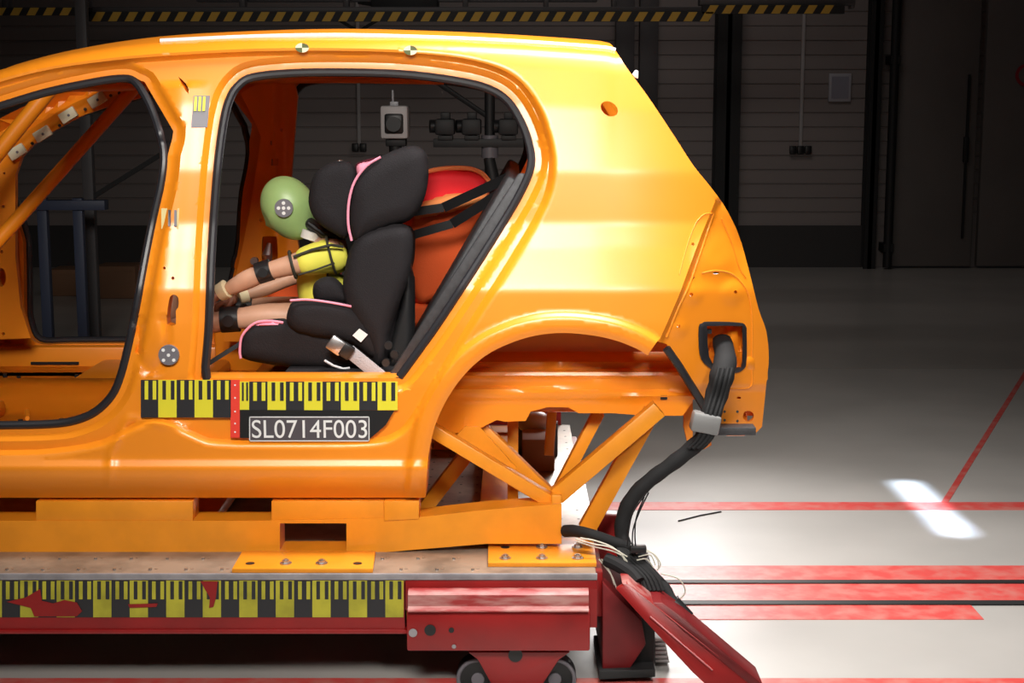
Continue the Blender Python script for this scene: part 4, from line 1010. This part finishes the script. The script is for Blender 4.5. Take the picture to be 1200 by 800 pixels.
# joints
def joint(u, v, y, ax, r, L, name='joint'):
    bm = NB(); c = D(u, v, y); a = Vector(ax).normalized(); disc(bm, c-a*L/2, a, r, L, 24); disc(bm, c+Vector((0, -r-.004, 0)), (0, 1, 0), r*.45, .01, 16); return obj(name, bm, BLACK, dm)
joint(310, 318, 4.64, V_[9]-V_[7], .033, .045, 'elbow_joint')
joint(270, 374, 4.67, (1, 0, .06), .04, .055, 'knee_joint')
joint(288, 360, 4.89, (1, 0, .05), .037, .05, 'knee_joint')
bm = NB(); tube(bm, [D(395, 270, 4.76), D(378, 272, 4.72), D(364, 262, 4.74), D(358, 256, 4.78)], [.016, .02, .018, .014], 12); tube(bm, [D(362, 262, 4.72), D(380, 275, 4.7), D(405, 278, 4.7)], .01, 10); obj('neck_cable', bm, BLACK, dm)
bm = NB(); disc(bm, D(363, 280, 4.74), (.3, 0, 1), .03, .025, 24); obj('neck_collar', bm, mat('neck_white', (.7, .66, .62), .5), dm)
for (u, v, y, ax) in ((261, 341, 4.655, V_[9]-V_[10]), (284, 346, 4.87, V_[14]-V_[15])):
    bm = NB(); c = D(u, v, y); a = Vector(ax).normalized(); disc(bm, c-a*.012, a, .027, .028, 24, r2=.03); obj('wrist_band', bm, CREAM, dm)
# hands
def hand(u, v, y, d, name='hand'):
    c = D(u, v, y); d = Vector(d).normalized(); up = Vector((0, 0, 1)); up = (up-d*up.dot(d)).normalized(); s = d.cross(up)
    vv = [c, c+d*.022, c+d*.045]; ee = [(0, 1), (1, 2)]; rr = [(.022, .022), (.03, .02), (.032, .018)]
    for k in range(4):
        o_ = (k-1.5)*.014; L = (.8, 1, .95, .75)[k]
        b0 = c+d*.052+s*o_; i = len(vv)
        vv += [b0, b0+d*.02*L-up*.004, b0+d*.03*L-up*.02*L, b0+d*.018*L-up*.033*L]; ee += [(2, i), (i, i+1), (i+1, i+2), (i+2, i+3)]; rr += [.0085, .0078, .0072, .0065]
    i = len(vv); b0 = c+d*.018+s*-.026-up*.004
    vv += [b0, b0+d*.018-up*.014-s*.004, b0+d*.032-up*.024+s*.004]; ee += [(1, i), (i, i+1), (i+1, i+2)]; rr += [.010, .009, .0075]
    return skin(name, vv, ee, rr, BROWNSK, dm)
hand(258, 343, 4.66, (-.85, 0, -.45)); hand(279, 348, 4.87, (-.9, 0, -.3))
# shoes
for p, e in ((V_[21], 0), (V_[27], 0)):
    bm = NB(); ellipsoid(bm, p+Vector((-.03, 0, .03)), (.035, .033, .075)); obj('foot', bm, SKIN, dm)
# head: egg with brow, nose, chin; face turned left and down
bm = NB(); hc = D(339, 244, 4.78)
def headfn(p):
    x, y, z = p
    if z < 0: x *= 1-.10*(-z); y *= 1-.18*(-z)
    f = max(0, -x)
    if abs(y) < .25 and -.35 < z < .02: x -= .10*math.cos(y/.25*math.pi/2)*math.sin(min(1, (.02-z)/.3)*math.pi)*(f > .5)
    for s in (1, -1):
        dd = math.hypot(y-.36*s, z-.08); x += .07*math.exp(-(dd/.16)**2)*(f > .4)
    dm_ = math.hypot(y/.3, (z+.5)/.06)
    if f > .3: x += .03*math.exp(-dm_**2)
    return Vector((x, y, z))
Rm = Matrix.Rotation(math.radians(-28), 3, 'Y')
ellipsoid(bm, hc, (.084, .073, .104), Rm, 48, fn=headfn)
hd = obj('head', bm, GREENH, dm, sharp=80, label='pale green head')
bm = NB(); c = D(335, 240, 4.72)
mk = NB(); c = hc+Vector((-.006, -.078, .006)); disc(mk, c, (0, 1, 0), .028, .02, 32); k = obj('head_marker', mk, GREYM, hd)
bm = NB()
for du, dv in ((0, 0), (.55, 0), (-.55, 0), (0, .55), (0, -.55)): disc(bm, c+Vector((du*.028, -.0005, dv*.028)), (0, -1, 0), .0055, .001, 14)
obj('marker_dot', bm, WHITE, k)

# ------------------------------------------------------------------ cable loom
cl = thing('cable_loom', 'thick taped black cable loom hanging from the tail opening down to the sled end', 'cable', P(745, 660, 4.3))
loom = spl([(846, 398, 4.5), (850, 420, 4.40), (846, 440, 4.36), (840, 462, 4.36), (833, 485, 4.34), (825, 510, 4.34), (808, 527, 4.34), (785, 545, 4.34), (762, 562, 4.34), (742, 582, 4.34), (731, 605, 4.34), (729, 630, 4.33), (740, 650, 4.3), (758, 668, 4.28), (778, 688, 4.25), (790, 708, 4.22)], 4)
rr = np.interp(np.linspace(0, 1, len(loom)), [0, .12, .25, .35, .5, .65, .8, 1], [.028, .036, .031, .024, .022, .023, .02, .016])
bm = NB(); tube(bm, [P(*p) for p in loom], [float(r*(1+.05*math.sin(i*1.7))) for i, r in enumerate(rr)], 14, flat=.7); obj('main_loom', bm, CABLE, cl)
bm = NB()
for off in (-.018, -.006, .008, .02):
    tube(bm, [P(*p)+Vector((off, -.028+abs(off)*.3, 0)) for p in loom[6:24]], .0065, 8)
obj('cable_strand', bm, CABLE, cl)
bm = NB(); beam(bm, P(829, 484, 4.33), P(824, 506, 4.33), .082, .055, bev=.008); obj('tape_wrap', bm, TAPEW, cl, label='grey tape wrap')
bm = NB(); pts = spl([(662, 622, 4.36), (675, 622, 4.33), (695, 627, 4.3), (715, 634, 4.3), (738, 642, 4.3), (755, 655, 4.28)], 4); tube(bm, [P(*p) for p in pts], [.018]*4+[.017]*(len(pts)-4), 12); obj('side_branch', bm, CABLE, cl)
bm = NB()
rnd = random.Random(3)
for k in range(5):
    o1 = k*5-8
    pts = spl([(722, 638, 4.3), (737+o1, 656, 4.26), (757+o1, 675, 4.22), (765+o1, 692, 4.2)], 5); tube(bm, [P(*p) for p in pts], .007, 8)
obj('black_lead', bm, CABLE, cl)
WIREC = mat('cream_wire', (.6, .57, .48), .5)
wires = [[(757, 578), (742, 600), (737, 620), (735, 640)], [(760, 577), (750, 598), (742, 620), (741, 640)], [(755, 582), (746, 605), (744, 625), (745, 642)],
         [(674, 631), (695, 637), (715, 641), (735, 652)], [(676, 634), (695, 640), (716, 645), (728, 650)], [(680, 630), (700, 634), (722, 644), (742, 668)],
         [(725, 645), (740, 665), (748, 685), (752, 698)], [(728, 648), (736, 665), (745, 690), (750, 705)], [(705, 655), (714, 668), (720, 685)], [(702, 655), (716, 673), (723, 690)],
         [(745, 648), (760, 645), (770, 655), (772, 665)], [(748, 652), (762, 650), (768, 662)], [(746, 656), (758, 655), (766, 665)], [(750, 646), (765, 648), (774, 660), (770, 668)],
         [(775, 672), (795, 678), (803, 692), (797, 702)]]
for w_ in wires:
    bm = NB(); pts = spl([(*p, 4.25+.004*random.random()) for p in w_], 5); dk = w_[0][1] < 600; tube(bm, [P(*p) for p in pts], .0022, 6); obj('lead_wire', bm, CABLE if dk else WIREC, cl, label='thin black wire' if dk else 'thin white wire')
bm = NB(); pprism(bm, [(752, 668), (770, 672), (780, 700), (778, 712), (765, 705), (755, 690)], 4.3, .05, bev=.006); obj('clear_sleeve', bm, TAPEW, cl)
bm = NB(); pprism(bm, [(786, 712), (797, 702), (800, 722), (803, 740), (790, 730)], 4.28, .05, bev=.006); obj('connector_block', bm, GREYM, cl)
bm = NB(); disc(bm, P(790, 705, 4.2), (1, -.4, -1), .018, .06, 16); obj('connector', bm, BLACK, cl)
bm = NB(); box(bm, *[P(738, 646, 4.26).x, P(757, 646, 4.26).x, 4.24, 4.27, P(740, 646, 4.26).z, P(740, 638, 4.26).z], .004); obj('cable_clip', bm, BLACK, cl)
bm = NB(); tube(bm, [P(*p) for p in spl([(710, 655, 4.26), (725, 662, 4.24), (740, 672, 4.22), (748, 682, 4.2)], 4)], .02, 10); obj('junction_sleeve', bm, CABLE, cl)
